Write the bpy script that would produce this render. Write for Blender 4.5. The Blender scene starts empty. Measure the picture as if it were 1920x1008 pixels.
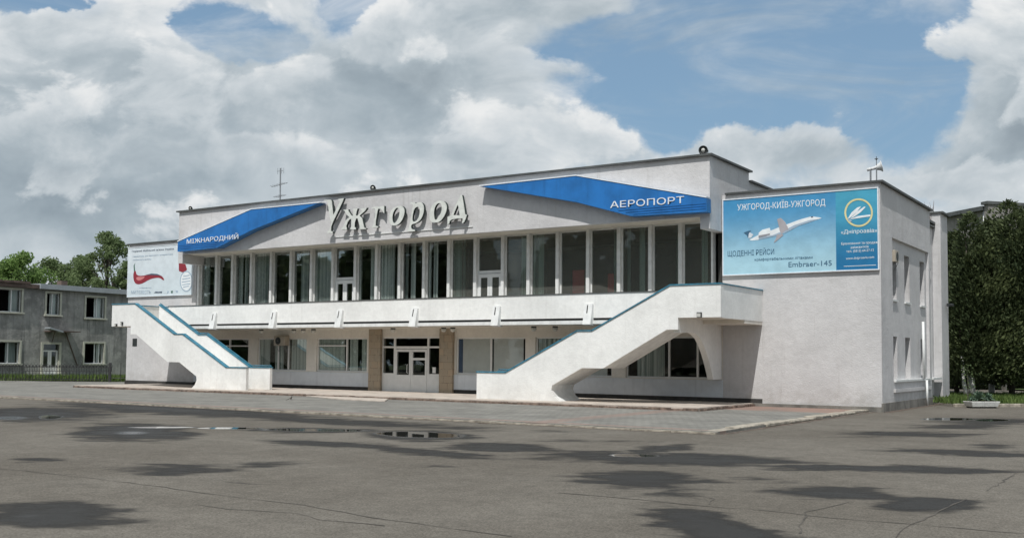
import bpy, math, random
from mathutils import Vector, Matrix
random.seed(7)
sc = bpy.context.scene
R = math.radians

# ------------------------------------------------------------------ camera
CF, CPITCH, CHEAD, CROLL, CV0, CH = 1931.1, R(3.213), R(33.474), R(0.496), 561.72, 1.726
fwd = Vector((-math.sin(CHEAD)*math.cos(CPITCH), math.cos(CHEAD)*math.cos(CPITCH), math.sin(CPITCH)))
rgt = Vector((math.cos(CHEAD), math.sin(CHEAD), 0)); upv = rgt.cross(fwd)
rgt, upv = rgt*math.cos(CROLL)+upv*math.sin(CROLL), upv*math.cos(CROLL)-rgt*math.sin(CROLL)
CAM = Vector((0, 0, CH))
cd = bpy.data.cameras.new('camera'); cam = bpy.data.objects.new('camera', cd); sc.collection.objects.link(cam)
M = Matrix((rgt, upv, -fwd)).transposed().to_4x4(); M.translation = CAM; cam.matrix_world = M
cd.sensor_width = 36; cd.lens = 36*CF/1920; cd.shift_y = (CV0-504)/1920; cd.clip_end = 3000; cd.clip_start = .1
sc.camera = cam

def ray(u, v): return fwd*CF + rgt*(u-960) - upv*(v-CV0)
def onz(u, v, z): d = ray(u, v); return CAM + d*((z-CH)/d.z)
def ony(u, v, y): d = ray(u, v); return CAM + d*(y/d.y)
def onx(u, v, x): d = ray(u, v); return CAM + d*(x/d.x)
def at(u, v, D): return CAM + ray(u, v)*(D/CF)

# ------------------------------------------------------------------ node helpers
class NT:
    def __init__(s, tree): s.t = tree; s.n = tree.nodes; s.l = tree.links
    def node(s, typ, **kw):
        n = s.n.new(typ)
        for k, v in kw.items(): setattr(n, k, v)
        return n
    def set(s, sock, v):
        if isinstance(v, bpy.types.NodeSocket): s.l.new(v, sock)
        elif v is not None:
            if sock.type == 'RGBA' and isinstance(v, (tuple, list)) and len(v) == 3: v = (*v, 1)
            sock.default_value = v
    def m(s, op, a, b=None, c=None, clamp=False):
        n = s.node('ShaderNodeMath', operation=op, use_clamp=clamp)
        for i, v in enumerate((a, b, c)): s.set(n.inputs[i], v)
        return n.outputs[0]
    def vm(s, op, a, b=None, out=0):
        n = s.node('ShaderNodeVectorMath', operation=op)
        s.set(n.inputs[0], a)
        if b is not None: s.set(n.inputs[3] if op == 'SCALE' else n.inputs[1], b)
        return n.outputs['Value'] if op in ('DOT_PRODUCT', 'LENGTH', 'DISTANCE') else n.outputs['Vector']
    def ss(s, x, a, b, c=0., d=1.):
        n = s.node('ShaderNodeMapRange', interpolation_type='SMOOTHSTEP')
        for i, v in enumerate((x, a, b, c, d)): s.set(n.inputs[i], v)
        return n.outputs[0]
    def noise(s, vec, scale, detail=4, rough=.5, dist=0., col=False, dim='3D'):
        n = s.node('ShaderNodeTexNoise', noise_dimensions=dim); s.set(n.inputs['Vector'], vec)
        s.set(n.inputs['Scale'], scale); s.set(n.inputs['Detail'], detail); s.set(n.inputs['Roughness'], rough); s.set(n.inputs['Distortion'], dist)
        return n.outputs['Color' if col else 'Fac']
    def mix(s, f, a, b, bt='MIX'):
        n = s.node('ShaderNodeMix', data_type='RGBA', blend_type=bt)
        s.set(n.inputs[0], f); s.set(n.inputs[6], a); s.set(n.inputs[7], b); return n.outputs[2]
    def comb(s, x, y, z):
        n = s.node('ShaderNodeCombineXYZ'); s.set(n.inputs[0], x); s.set(n.inputs[1], y); s.set(n.inputs[2], z); return n.outputs[0]
    def sep(s, v):
        n = s.node('ShaderNodeSeparateXYZ'); s.set(n.inputs[0], v); return n.outputs

# ------------------------------------------------------------------ sun
SUN_EL, SUN_AZ = R(58), R(15)      # azimuth measured from the facade normal towards its right end
sdir = Vector((math.cos(SUN_EL)*math.sin(SUN_AZ), -math.cos(SUN_EL)*math.cos(SUN_AZ), math.sin(SUN_EL)))
sl = bpy.data.lights.new('sun', 'SUN'); sl.energy = 3.75; sl.angle = R(.5); sl.color = (1, .98, .945)
so = bpy.data.objects.new('sun', sl); so.rotation_euler = sdir.to_track_quat('Z', 'Y').to_euler(); so.location = (0, -10, 30)
sc.collection.objects.link(so)

# ------------------------------------------------------------------ sky with broken cloud
world = bpy.data.worlds.new('World'); sc.world = world; world.use_nodes = True
def build_sky():
    N = NT(world.node_tree); N.n.clear()
    out = N.node('ShaderNodeOutputWorld'); bg = N.node('ShaderNodeBackground')
    sky = N.node('ShaderNodeTexSky', sky_type='NISHITA', sun_disc=False)
    sky.sun_elevation = SUN_EL; sky.sun_rotation = math.atan2(sdir.x, sdir.y); sky.altitude = 100; sky.air_density = 1.0; sky.dust_density = 1.2; sky.ozone_density = 1.5
    d = N.node('ShaderNodeTexCoord').outputs['Generated']
    F = Vector((-math.sin(CHEAD), math.cos(CHEAD), 0)); S = Vector((math.cos(CHEAD), math.sin(CHEAD), 0))
    a = N.vm('DOT_PRODUCT', d, tuple(S)); b = N.vm('DOT_PRODUCT', d, tuple(F)); z = N.sep(d)[2]
    bb = N.m('ADD', N.m('ABSOLUTE', b), .08)
    s = N.m('DIVIDE', a, bb); t = N.m('DIVIDE', z, bb)
    front = N.ss(b, 0., .3)
    P = N.comb(s, N.m('MULTIPLY', t, 1.45), 0.)
    warp = N.noise(P, 3.2, 3, .5, col=True, dim='2D')
    Pw = N.vm('ADD', P, N.vm('SCALE', N.vm('SUBTRACT', warp, (.5, .5, .5)), .14))
    Pv = N.vm('ADD', Pw, N.vm('SCALE', N.vm('SUBTRACT', N.noise(P, 14, 4, .6, col=True, dim='2D'), (.5, .5, .5)), .05))
    def fb(off):
        n1 = N.noise(N.vm('ADD', Pw, off), 4.2, 8, .58, dim='2D')
        v = N.node('ShaderNodeTexVoronoi', feature='F1', voronoi_dimensions='2D', normalize=True); N.set(v.inputs['Vector'], N.vm('ADD', Pv, off))
        v.inputs['Scale'].default_value = 8; v.inputs['Detail'].default_value = 3; v.inputs['Roughness'].default_value = .5
        return N.m('SUBTRACT', n1, N.m('MULTIPLY', v.outputs['Distance'], .45))
    n0 = fb((0, 0, 0)); n1 = fb((.004, .035, 0))
    Q = N.comb(s, t, N.m('MULTIPLY', N.m('SUBTRACT', 1., front), 9.))
    Q = N.vm('ADD', Q, N.vm('MULTIPLY', N.vm('SUBTRACT', N.noise(P, 6.5, 6, .6, col=True, dim='2D'), (.5, .5, .5)), (.085, .065, 0)))
    def blobs(L, total=0.):
        for (u, v, du, dv, amp) in L:
            n = N.node('ShaderNodeVectorMath', operation='MULTIPLY_ADD'); N.set(n.inputs[0], Q)
            kx, ky = 1931/du, 1931/dv
            n.inputs[1].default_value = (kx, ky, 1); n.inputs[2].default_value = (-(u-960)/du, -(672-v)/dv, 0)
            g = N.m('POWER', math.exp(-1), N.vm('DOT_PRODUCT', n.outputs[0], n.outputs[0]))
            total = N.m('MULTIPLY_ADD', g, amp, total)
        return total
    cov = blobs(SKY_COV, .17)
    dens = N.m('ADD', cov, N.m('MULTIPLY', N.m('SUBTRACT', n0, .27), 2.0))
    alpha = N.m('MULTIPLY', N.ss(dens, -.12, .42), .96)
    thin = N.m('MULTIPLY', N.ss(N.noise(N.comb(s, N.m('MULTIPLY', t, 3.2), 0.), 4.0, 6, .6, .6, dim='2D'), .36, .74), .66)
    alpha = N.m('MAXIMUM', alpha, thin)
    lit = N.m('MULTIPLY', N.m('SUBTRACT', n0, n1), 1.5)
    edge = N.m('MULTIPLY', N.ss(dens, .1, .8), -.22)
    big = N.m('MULTIPLY', N.m('SUBTRACT', N.noise(Pw, 3.4, 5, .5, dim='2D'), .5), .75)
    B = blobs(SKY_BRI, .70)
    B = N.m('ADD', N.m('ADD', N.m('ADD', B, lit), edge), big, clamp=True)
    cr = N.node('ShaderNodeValToRGB'); N.set(cr.inputs[0], B)
    e = cr.color_ramp.elements
    e[0].position = 0.; e[0].color = (.235, .29, .335, 1)
    e[1].position = 1.; e[1].color = (.86, .87, .875, 1)
    x = e.new(.35); x.color = (.355, .42, .465, 1)
    x = e.new(.68); x.color = (.56, .615, .65, 1)
    skyc = N.mix(1., sky.outputs[0], (SKYK*.92, SKYK, SKYK*1.03), 'MULTIPLY')
    skyc = N.mix(N.ss(t, .0, .40, .72, .42), skyc, (.195, .36, .52))
    col = N.mix(alpha, skyc, cr.outputs[0])
    lit2 = N.m('MULTIPLY', N.m('SUBTRACT', n0, n1), 1.9)
    fine = N.m('MULTIPLY', N.m('SUBTRACT', N.noise(Pv, 26, 5, .62, dim='2D'), .5), .35)
    for (cov_l, bri_l, base, soft) in SKY_LAYERS:
        D = N.m('ADD', N.m('ADD', blobs(cov_l+SKY_HOLES, -.55), N.m('MULTIPLY', N.m('SUBTRACT', n0, .27), 3.0)), N.m('MULTIPLY', fine, .45))
        al = N.ss(D, -.06, N.m('MAXIMUM', blobs(soft, .19), .19))
        b1 = N.m('ADD', N.m('ADD', blobs(bri_l, base), N.ss(D, .0, .9, .12, -.10)), N.m('ADD', lit2, N.m('MULTIPLY', fine, .5)), clamp=True)
        r2 = N.node('ShaderNodeValToRGB'); N.set(r2.inputs[0], b1); e2 = r2.color_ramp.elements
        e2[0].position = 0.; e2[0].color = (.27, .325, .37, 1); e2[1].position = 1.; e2[1].color = (.88, .885, .88, 1)
        y = e2.new(.4); y.color = (.41, .475, .52, 1); y = e2.new(.72); y.color = (.63, .675, .705, 1)
        col = N.mix(N.m('MULTIPLY', al, .86), col, r2.outputs[0])
    col = N.mix(.10, col, (.50, .565, .61))
    N.set(bg.inputs[0], col); bg.inputs[1].default_value = 1.
    N.l.new(bg.outputs[0], out.inputs[0])
SKYK = .11
# centre u, v, half width, half height, amount: cloud cover and cloud brightness by direction
SKY_COV = [(1480, 90, 330, 110, -1.1), (1170, 180, 130, 60, -.75), (1450, 210, 260, 45, -.8), (1640, 260, 60, 90, -.8), (440, 115, 110, 42, -1.3), (665, 60, 50, 65, -1.), (170, 20, 110, 50, -1.7), (1000, 140, 60, 30, -.4), (20, 95, 50, 30, -.2), (1700, 60, 80, 90, -.6), (1240, 260, 60, 40, -.5),
           (1880, 200, 130, 150, .8), (1440, 300, 170, 35, .6), (230, 110, 170, 80, .4), (830, 130, 180, 100, .7), (1090, 275, 110, 40, .6), (540, 30, 110, 60, .45), (250, 330, 420, 120, .5), (570, 190, 110, 60, .5), (1100, 40, 110, 40, .45), (1720, 360, 300, 30, .4), (700, 300, 260, 60, .4), (1480, 175, 100, 22, .28), (1370, 115, 60, 16, .25), (1680, 95, 70, 16, .25)]
SKY_BRI = [(260, 75, 100, 45, .42), (70, 120, 80, 50, .34), (330, 110, 60, 60, .15), (560, 165, 80, 45, .30), (690, 90, 60, 50, .2), (200, 395, 340, 70, -.30), (40, 30, 60, 35, -.2), (110, 250, 160, 40, -.15), (330, 290, 130, 50, .15), (500, 30, 160, 40, .15), (830, 200, 150, 45, -.15), (820, 60, 120, 40, .18), (1110, 40, 110, 40, .25), (1090, 265, 110, 35, .25), (1300, 265, 60, 30, .2), (1510, 275, 90, 35, .35), (1790, 150, 90, 90, .32), (1890, 240, 80, 80, -.35), (950, 310, 120, 30, .28), (430, 50, 150, 50, .12), (640, 260, 140, 50, -.1), (1700, 370, 250, 40, .1), (1750, 300, 120, 30, -.1)]
SKY_HOLES = [(1580, 50, 130, 90, -1.4), (445, 122, 95, 36, -1.2), (1620, 230, 50, 120, -.8), (650, 60, 48, 62, -1.1), (165, 22, 80, 42, -1.7), (1190, 150, 90, 60, -.9), (1240, 60, 60, 60, -.6), (1230, 230, 60, 40, -.6)]
SKY_LAYERS = [
 ([(180, 160, 200, 80, 1.3), (270, 75, 90, 60, .9), (60, 140, 110, 70, .7), (1010, 60, 180, 45, .9), (1330, 305, 120, 45, .9), (1510, 300, 120, 60, 1.2), (1900, 180, 150, 100, 1.2), (1900, 300, 180, 60, .9), (1890, 60, 80, 60, .8)],
  [(270, 70, 120, 50, .30), (60, 110, 90, 40, .25), (200, 250, 260, 60, -.20), (1800, 120, 90, 90, .2), (1910, 230, 120, 70, -.42), (1520, 262, 120, 35, .22), (1480, 340, 200, 30, -.1)], .58,
  [(180, 260, 300, 70, 1.2), (1010, 100, 200, 40, .8), (1480, 350, 240, 35, .8), (1920, 330, 200, 60, .8)]),
 ([(850, 150, 170, 75, 1.25), (720, 90, 80, 40, .6), (560, 190, 80, 65, 1.1), (1070, 190, 100, 45, .9), (480, 270, 170, 60, .6)],
  [(850, 190, 150, 45, -.16), (560, 150, 70, 40, .30), (720, 70, 100, 30, .25), (1050, 165, 90, 30, .15)], .56,
  [(850, 220, 220, 40, .9), (540, 290, 240, 50, 1.2), (1070, 240, 120, 30, .9)]),
 ([(1090, 275, 120, 50, 1.2), (560, 310, 170, 60, .9), (930, 325, 100, 35, 1.0), (250, 340, 260, 60, .8), (1750, 370, 140, 40, .9)],
  [(1090, 245, 100, 30, .22), (930, 300, 90, 30, .28), (250, 370, 300, 70, -.22), (560, 310, 150, 50, -.02), (1730, 345, 120, 25, .1)], .57,
  [(250, 400, 400, 60, 1.5), (560, 370, 250, 50, 1.)])]
build_sky()
vs = sc.view_settings; vs.view_transform = 'Standard'; vs.look = 'None'; vs.exposure = 0; vs.gamma = 1
sc.cycles.max_bounces = 8; sc.cycles.transparent_max_bounces = 16; sc.cycles.caustics_reflective = False; sc.cycles.caustics_refractive = False
# ------------------------------------------------------------------ materials
def new_mat(name):
    m = bpy.data.materials.new(name); m.use_nodes = True; N = NT(m.node_tree); N.n.clear()
    o = N.node('ShaderNodeOutputMaterial'); p = N.node('ShaderNodeBsdfPrincipled'); N.l.new(p.outputs[0], o.inputs[0])
    return m, N, p, o
def geo_pos(N): return N.node('ShaderNodeNewGeometry').outputs['Position']
def plain(name, col, rough=.6, metal=0., var=.12, scale=3., bump=0., bscale=40., spec=.5, streak=0.):
    m, N, p, o = new_mat(name)
    P = geo_pos(N)
    n = N.noise(P, scale, 5, .6)
    f = N.ss(n, .3, .7, 1-var, 1+var*.6)
    if streak:
        st = N.noise(N.vm('MULTIPLY', P, (2.3, 2.3, .12)), 2.2, 5, .65)
        f = N.m('MULTIPLY', f, N.ss(st, .52, .75, 1., 1-streak))
    N.set(p.inputs['Base Color'], N.vm('SCALE', tuple(col), f)); p.inputs['Roughness'].default_value = rough; p.inputs['Metallic'].default_value = metal
    p.inputs['Specular IOR Level'].default_value = spec
    if bump:
        b = N.node('ShaderNodeBump'); b.inputs['Strength'].default_value = bump; b.inputs['Distance'].default_value = .02
        N.set(b.inputs['Height'], N.noise(P, bscale, 4, .6)); N.l.new(b.outputs[0], p.inputs['Normal'])
    return m
def stucco(name, col, dirt=(.30, .28, .25), dirt_amt=.35, bump=.5, base_z=.2):
    m, N, p, o = new_mat(name); P = geo_pos(N); z = N.sep(P)[2]
    f = N.ss(N.noise(P, .55, 6, .62), .32, .7, .90, 1.05)
    f = N.m('MULTIPLY', f, N.ss(N.noise(P, 7, 5, .65), .25, .75, .95, 1.04))
    c = N.vm('SCALE', tuple(col), f)
    st = N.ss(N.noise(N.vm('MULTIPLY', P, (3., 3., .14)), 2.0, 6, .65), .54, .80)
    c = N.mix(N.m('MULTIPLY', st, dirt_amt), c, dirt)
    low = N.m('MULTIPLY', N.ss(z, base_z+.9, base_z), N.ss(N.noise(P, 2.5, 5, .6), .35, .65, .15, .9))
    c = N.mix(N.m('MULTIPLY', low, dirt_amt*1.2), c, dirt)
    N.set(p.inputs['Base Color'], c); p.inputs['Roughness'].default_value = .92; p.inputs['Specular IOR Level'].default_value = .2
    b = N.node('ShaderNodeBump'); b.inputs['Strength'].default_value = bump; b.inputs['Distance'].default_value = .03
    hgt = N.m('ADD', N.noise(P, 22, 5, .65), N.m('MULTIPLY', N.noise(P, 3, 3, .5), 1.2))
    N.set(b.inputs['Height'], hgt); N.l.new(b.outputs[0], p.inputs['Normal'])
    return m
def glass(name, tint=(.94, .96, .95), refl=.42):
    m, N, p, o = new_mat(name); N.n.remove(p)
    tr = N.node('ShaderNodeBsdfTransparent'); tr.inputs[0].default_value = (*tint, 1)
    gl = N.node('ShaderNodeBsdfGlossy'); gl.inputs['Roughness'].default_value = .015; gl.inputs[0].default_value = (.9, .93, .93, 1)
    bp = N.node('ShaderNodeBump'); bp.inputs['Strength'].default_value = .03; bp.inputs['Distance'].default_value = .05
    N.set(bp.inputs['Height'], N.noise(geo_pos(N), .8, 2, .5)); N.l.new(bp.outputs[0], gl.inputs['Normal'])
    lw = N.node('ShaderNodeFresnel'); lw.inputs[0].default_value = 1.5
    mx = N.node('ShaderNodeMixShader'); N.set(mx.inputs[0], N.m('MULTIPLY', N.m('ADD', lw.outputs[0], .02), refl, clamp=True)); N.l.new(tr.outputs[0], mx.inputs[1]); N.l.new(gl.outputs[0], mx.inputs[2])
    N.l.new(mx.outputs[0], o.inputs[0]); return m
MT = {}
MT['grey_stucco'] = stucco('grey_stucco', (.60, .59, .59), dirt_amt=.40)
MT['white_stucco'] = stucco('white_stucco', (.84, .838, .815), dirt=(.42, .40, .36), dirt_amt=.22, bump=.32)
MT['lower_wall'] = stucco('lower_wall', (.76, .73, .67), dirt=(.36, .33, .28), dirt_amt=.3, bump=.2)
MT['apron'] = plain('apron', (.60, .64, .68), .7, var=.06, streak=.15)
MT['flash'] = plain('flashing', (.085, .09, .088), .55, var=.35, scale=1.2, streak=.3)
MT['white_frame'] = plain('white_frame', (.74, .75, .74), .45, var=.06)
MT['concrete_white'] = plain('concrete_white', (.74, .745, .73), .8, var=.10, scale=4, bump=.2, streak=.12)
MT['dark'] = plain('dark_joint', (.03, .03, .03), .9)
MT['plinth'] = plain('plinth_recess_shade', (.045, .043, .04), .8, var=.3)  # near-black colour paints the recess shadow at the wall base
MT['grey_plinth'] = plain('grey_plinth', (.20, .19, .17), .9, var=.4, scale=2, bump=.5, bscale=12)
MT['soffit'] = plain('soffit', (.70, .66, .59), .85, var=.12, scale=1.5, streak=.1)
MT['cap_blue'] = plain('cap_blue', (.045, .20, .29), .5, var=.35, scale=5)
MT['sign_blue'] = plain('sign_blue', (.016, .158, .46), .45, var=.22, scale=1.0, streak=.22)
MT['sign_edge'] = plain('sign_edge', (.03, .16, .40), .4)
MT['sign_white'] = plain('sign_white', (.78, .82, .86), .5, var=.1, scale=9)
MT['letter_face'] = plain('letter_face', (.66, .68, .64), .6, var=.12, scale=5)
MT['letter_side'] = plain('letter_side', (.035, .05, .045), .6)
MT['glass'] = glass('glass'); MT['glass_dark'] = glass('glass_dark', (.95, .97, .96), .6)
MT['glass_tint'] = glass('glass_tint', (.78, .85, .82), .75)
def cloth(name, c0, c1, k=1.):  # vertical dark and pale stripes paint the shading of curtain folds
    m, N, p, o = new_mat(name); P = geo_pos(N); q = N.sep(P); n = N.noise(N.comb(N.m('MULTIPLY', q[0], 9*k), 0., N.m('MULTIPLY', q[2], .05)), 1., 3, .6)
    N.set(p.inputs['Base Color'], N.mix(N.ss(n, .36, .60), c0, c1)); p.inputs['Roughness'].default_value = .95; return m
MT['curtain'] = cloth('curtain', (.36, .42, .41), (.90, .94, .92)); MT['curtain_light'] = cloth('curtain_light', (.55, .62, .60), (.88, .93, .91), .8)
MT['blind'] = plain('blind', (.74, .73, .72), .8, var=.05)
MT['blind_blue'] = plain('blind_blue', (.10, .14, .24), .8)
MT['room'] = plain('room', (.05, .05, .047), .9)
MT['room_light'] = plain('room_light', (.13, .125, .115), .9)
MT['poster_red'] = plain('poster_red', (.9, .05, .07), .5)
MT['poster_blue'] = plain('poster_blue', (.05, .12, .40), .5)
MT['metal'] = plain('metal', (.30, .31, .32), .4, .6, var=.1)
MT['dark_metal'] = plain('dark_metal', (.04, .045, .045), .5, .3, var=.1)
MT['horn'] = plain('horn', (.72, .73, .73), .4, var=.06)
MT['lamp_glass'] = plain('lamp_glass', (.6, .6, .56), .15)
MT['ac'] = plain('ac', (.42, .37, .30), .5, var=.12)
MT['iron'] = plain('iron', (.035, .035, .035), .6)
def old_render():
    m, N, p, o = new_mat('old_render'); P = geo_pos(N); z = N.sep(P)[2]
    c = N.mix(N.ss(N.noise(P, .45, 7, .66), .36, .64), (.20, .20, .19), (.37, .365, .345)); c = N.mix(N.ss(N.noise(P, 1.6, 6, .7), .50, .66, 0., .6), c, (.45, .44, .41))
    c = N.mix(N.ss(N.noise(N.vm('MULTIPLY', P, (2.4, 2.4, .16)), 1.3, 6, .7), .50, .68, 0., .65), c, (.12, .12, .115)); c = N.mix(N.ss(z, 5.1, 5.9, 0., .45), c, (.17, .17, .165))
    N.set(p.inputs['Base Color'], c); p.inputs['Roughness'].default_value = .95; b = N.node('ShaderNodeBump'); b.inputs['Strength'].default_value = .6; b.inputs['Distance'].default_value = .05; N.set(b.inputs['Height'], N.noise(P, 6, 6, .7)); N.l.new(b.outputs[0], p.inputs['Normal']); return m
MT['leftwall'] = old_render()
MT['cream'] = plain('cream', (.50, .50, .42), .7, var=.12, scale=3)
MT['fibre'] = plain('fibre', (.33, .36, .38), .7, var=.1)
MT['brown'] = plain('brown', (.12, .085, .07), .8, var=.3)
MT['bark'] = plain('bark', (.09, .075, .06), .95, var=.35, scale=6, bump=.6, bscale=14)
MT['limewash'] = plain('limewash', (.60, .60, .56), .9, var=.25, scale=5, bump=.4)
MT['backwall'] = plain('backwall', (.26, .245, .23), .9, var=.15, streak=.3)
MT['planter'] = plain('planter', (.72, .72, .69), .9, var=.15, scale=6, bump=.4, bscale=25)
MT['soil'] = plain('soil', (.06, .045, .03), 1., var=.3, scale=10)
def stone():
    m, N, p, o = new_mat('stone_cladding'); P = geo_pos(N)
    v = N.node('ShaderNodeTexBrick'); q = N.sep(P)
    N.set(v.inputs['Vector'], N.comb(N.m('ADD', q[0], q[1]), q[2], 0.))
    v.inputs['Scale'].default_value = 1.; v.inputs['Brick Width'].default_value = .42; v.inputs['Row Height'].default_value = .30; v.inputs['Mortar Size'].default_value = .012
    v.inputs['Color1'].default_value = (.42, .31, .21, 1); v.inputs['Color2'].default_value = (.30, .26, .20, 1); v.inputs['Mortar'].default_value = (.16, .13, .1, 1)
    c = N.mix(N.ss(N.noise(P, 6, 5, .65), .3, .7), v.outputs[0], (.36, .30, .22)); N.set(p.inputs['Base Color'], c); p.inputs['Roughness'].default_value = .7
    return m
MT['stone'] = stone()
def mix_grey(m, amt, col):  # mixes an even diffuse colour into the whole material
    N = NT(m.node_tree); o = [n for n in N.n if n.type == 'OUTPUT_MATERIAL'][0]; src = o.inputs[0].links[0].from_socket
    d = N.node('ShaderNodeBsdfDiffuse'); d.inputs[0].default_value = (*col, 1); mx = N.node('ShaderNodeMixShader'); mx.inputs[0].default_value = amt
    N.l.new(src, mx.inputs[1]); N.l.new(d.outputs[0], mx.inputs[2]); N.l.new(mx.outputs[0], o.inputs[0])
mix_grey(MT['glass_tint'], .16, (.42, .42, .38))
def leafmat(name, c1, c2, trans=.35):
    m, N, p, o = new_mat(name)
    at_ = N.node('ShaderNodeAttribute', attribute_name='tone')
    c = N.mix(at_.outputs['Fac'], c1, c2)
    N.set(p.inputs['Base Color'], c); p.inputs['Roughness'].default_value = .7; p.inputs['Specular IOR Level'].default_value = .25
    tl = N.node('ShaderNodeBsdfTranslucent'); N.set(tl.inputs[0], N.vm('SCALE', c, 1.3))
    mx = N.node('ShaderNodeMixShader'); mx.inputs[0].default_value = trans
    N.l.new(p.outputs[0], mx.inputs[1]); N.l.new(tl.outputs[0], mx.inputs[2]); N.l.new(mx.outputs[0], o.inputs[0]); return m
MT['leaf'] = leafmat('leaf', (.08, .12, .05), (.21, .27, .125), .45)
MT['leaf_fresh'] = leafmat('leaf_fresh', (.09, .155, .045), (.25, .36, .12), .5)
MT['thuja'] = leafmat('thuja', (.032, .050, .021), (.125, .150, .062), .2)
MT['grass'] = leafmat('grass', (.05, .09, .02), (.15, .21, .06), .3)
MT['agave'] = leafmat('agave', (.07, .12, .08), (.17, .24, .17), .1)

# ------------------------------------------------------------------ mesh builder and object book-keeping
WO = {}
COL = sc.collection
class MB:
    def __init__(s): s.v = []; s.f = []; s.mi = []; s.cur = 0
    def add(s, vs, fs):
        o = len(s.v); s.v += [tuple(p) for p in vs]
        for f in fs: s.f.append([o+i for i in f]); s.mi.append(s.cur)
        return s
    def box(s, x0, x1, y0, y1, z0, z1):
        x0, x1 = min(x0, x1), max(x0, x1); y0, y1 = min(y0, y1), max(y0, y1); z0, z1 = min(z0, z1), max(z0, z1)
        return s.add([(x0, y0, z0), (x1, y0, z0), (x1, y1, z0), (x0, y1, z0), (x0, y0, z1), (x1, y0, z1), (x1, y1, z1), (x0, y1, z1)],
                     [(0, 3, 2, 1), (4, 5, 6, 7), (0, 1, 5, 4), (1, 2, 6, 5), (2, 3, 7, 6), (3, 0, 4, 7)])
    def obox(s, c, ax, ay, az):      # centre and three half-axis vectors
        c, ax, ay, az = Vector(c), Vector(ax), Vector(ay), Vector(az); P = []
        for k in (-1, 1):
            for (i, j) in ((-1, -1), (1, -1), (1, 1), (-1, 1)): P.append(c+ax*i+ay*j+az*k)
        return s.add(P, [(0, 3, 2, 1), (4, 5, 6, 7), (0, 1, 5, 4), (1, 2, 6, 5), (2, 3, 7, 6), (3, 0, 4, 7)])
    def prism(s, poly, fn, d0, d1, caps=True, side_mat=None):   # poly of 2-D points, fn(p, d) -> 3-D
        n = len(poly); P = [fn(p, d0) for p in poly]+[fn(p, d1) for p in poly]
        from mathutils.geometry import tessellate_polygon
        tri = tessellate_polygon([[Vector((p[0], p[1], 0)) for p in poly]])
        F = []
        if caps: F += [tuple(t) for t in tri]+[tuple(n+i for i in t) for t in tri]
        s.add(P, F); c = s.cur
        if side_mat is not None: s.cur = side_mat
        o = len(s.v)-2*n
        for i in range(n):
            j = (i+1) % n; s.f.append([o+i, o+j, o+n+j, o+n+i]); s.mi.append(s.cur)
        s.cur = c; return s
    def tube(s, pts, r, n=8, cap=True):
        pts = [Vector(p) for p in pts]; rs = r if isinstance(r, (list, tuple)) else [r]*len(pts); o = len(s.v); prev = None
        for i, p in enumerate(pts):
            t = (pts[min(i+1, len(pts)-1)]-pts[max(i-1, 0)]).normalized()
            a = t.orthogonal().normalized() if prev is None else (prev-t*prev.dot(t)).normalized(); prev = a; b = t.cross(a)
            for k in range(n):
                w = 2*math.pi*k/n; s.v.append(tuple(p+(a*math.cos(w)+b*math.sin(w))*rs[i]))
        for i in range(len(pts)-1):
            for k in range(n):
                q = (k+1) % n; s.f.append([o+i*n+k, o+i*n+q, o+(i+1)*n+q, o+(i+1)*n+k]); s.mi.append(s.cur)
        if cap: s.f.append([o+k for k in range(n)][::-1]); s.mi.append(s.cur); s.f.append([o+(len(pts)-1)*n+k for k in range(n)]); s.mi.append(s.cur)
        return s
    def lathe(s, prof, c, axis=(0, 0, 1), n=20):   # prof of (radius, height) along axis
        ax = Vector(axis).normalized(); a = ax.orthogonal().normalized(); b = ax.cross(a); o = len(s.v); c = Vector(c)
        for (r, h) in prof:
            for k in range(n):
                w = 2*math.pi*k/n; s.v.append(tuple(c+ax*h+(a*math.cos(w)+b*math.sin(w))*max(r, .0005)))
        for i in range(len(prof)-1):
            for k in range(n):
                q = (k+1) % n; s.f.append([o+i*n+k, o+i*n+q, o+(i+1)*n+q, o+(i+1)*n+k]); s.mi.append(s.cur)
        return s
    def wall(s, pl, a0, a1, z0, z1, d0, d1, holes=()):  # wall slab along x ('y' normal) or along y ('x' normal), holes (a0,a1,z0,z1)
        A = sorted({a0, a1, *[min(max(h[0], a0), a1) for h in holes], *[min(max(h[1], a0), a1) for h in holes]}); Z = sorted({z0, z1, *[h[2] for h in holes], *[h[3] for h in holes]})
        Z = [z for z in Z if z0 <= z <= z1]
        def solid(i, j):
            if i < 0 or j < 0 or i >= len(A)-1 or j >= len(Z)-1: return False
            ca, cz = (A[i]+A[i+1])/2, (Z[j]+Z[j+1])/2
            return not any(h[0] < ca < h[1] and h[2] < cz < h[3] for h in holes)
        def P(a, d, z): return (a, d, z) if pl == 'y' else (d, a, z)
        for i in range(len(A)-1):
            for j in range(len(Z)-1):
                if not solid(i, j): continue
                x0, x1, y0, y1 = A[i], A[i+1], Z[j], Z[j+1]
                for d in (d0, d1): s.add([P(x0, d, y0), P(x1, d, y0), P(x1, d, y1), P(x0, d, y1)], [(0, 1, 2, 3)])
                if not solid(i-1, j): s.add([P(x0, d0, y0), P(x0, d1, y0), P(x0, d1, y1), P(x0, d0, y1)], [(0, 1, 2, 3)])
                if not solid(i+1, j): s.add([P(x1, d0, y0), P(x1, d1, y0), P(x1, d1, y1), P(x1, d0, y1)], [(0, 1, 2, 3)])
                if not solid(i, j-1): s.add([P(x0, d0, y0), P(x1, d0, y0), P(x1, d1, y0), P(x0, d1, y0)], [(0, 1, 2, 3)])
                if not solid(i, j+1): s.add([P(x0, d0, y1), P(x1, d0, y1), P(x1, d1, y1), P(x0, d1, y1)], [(0, 1, 2, 3)])
        return s
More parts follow.
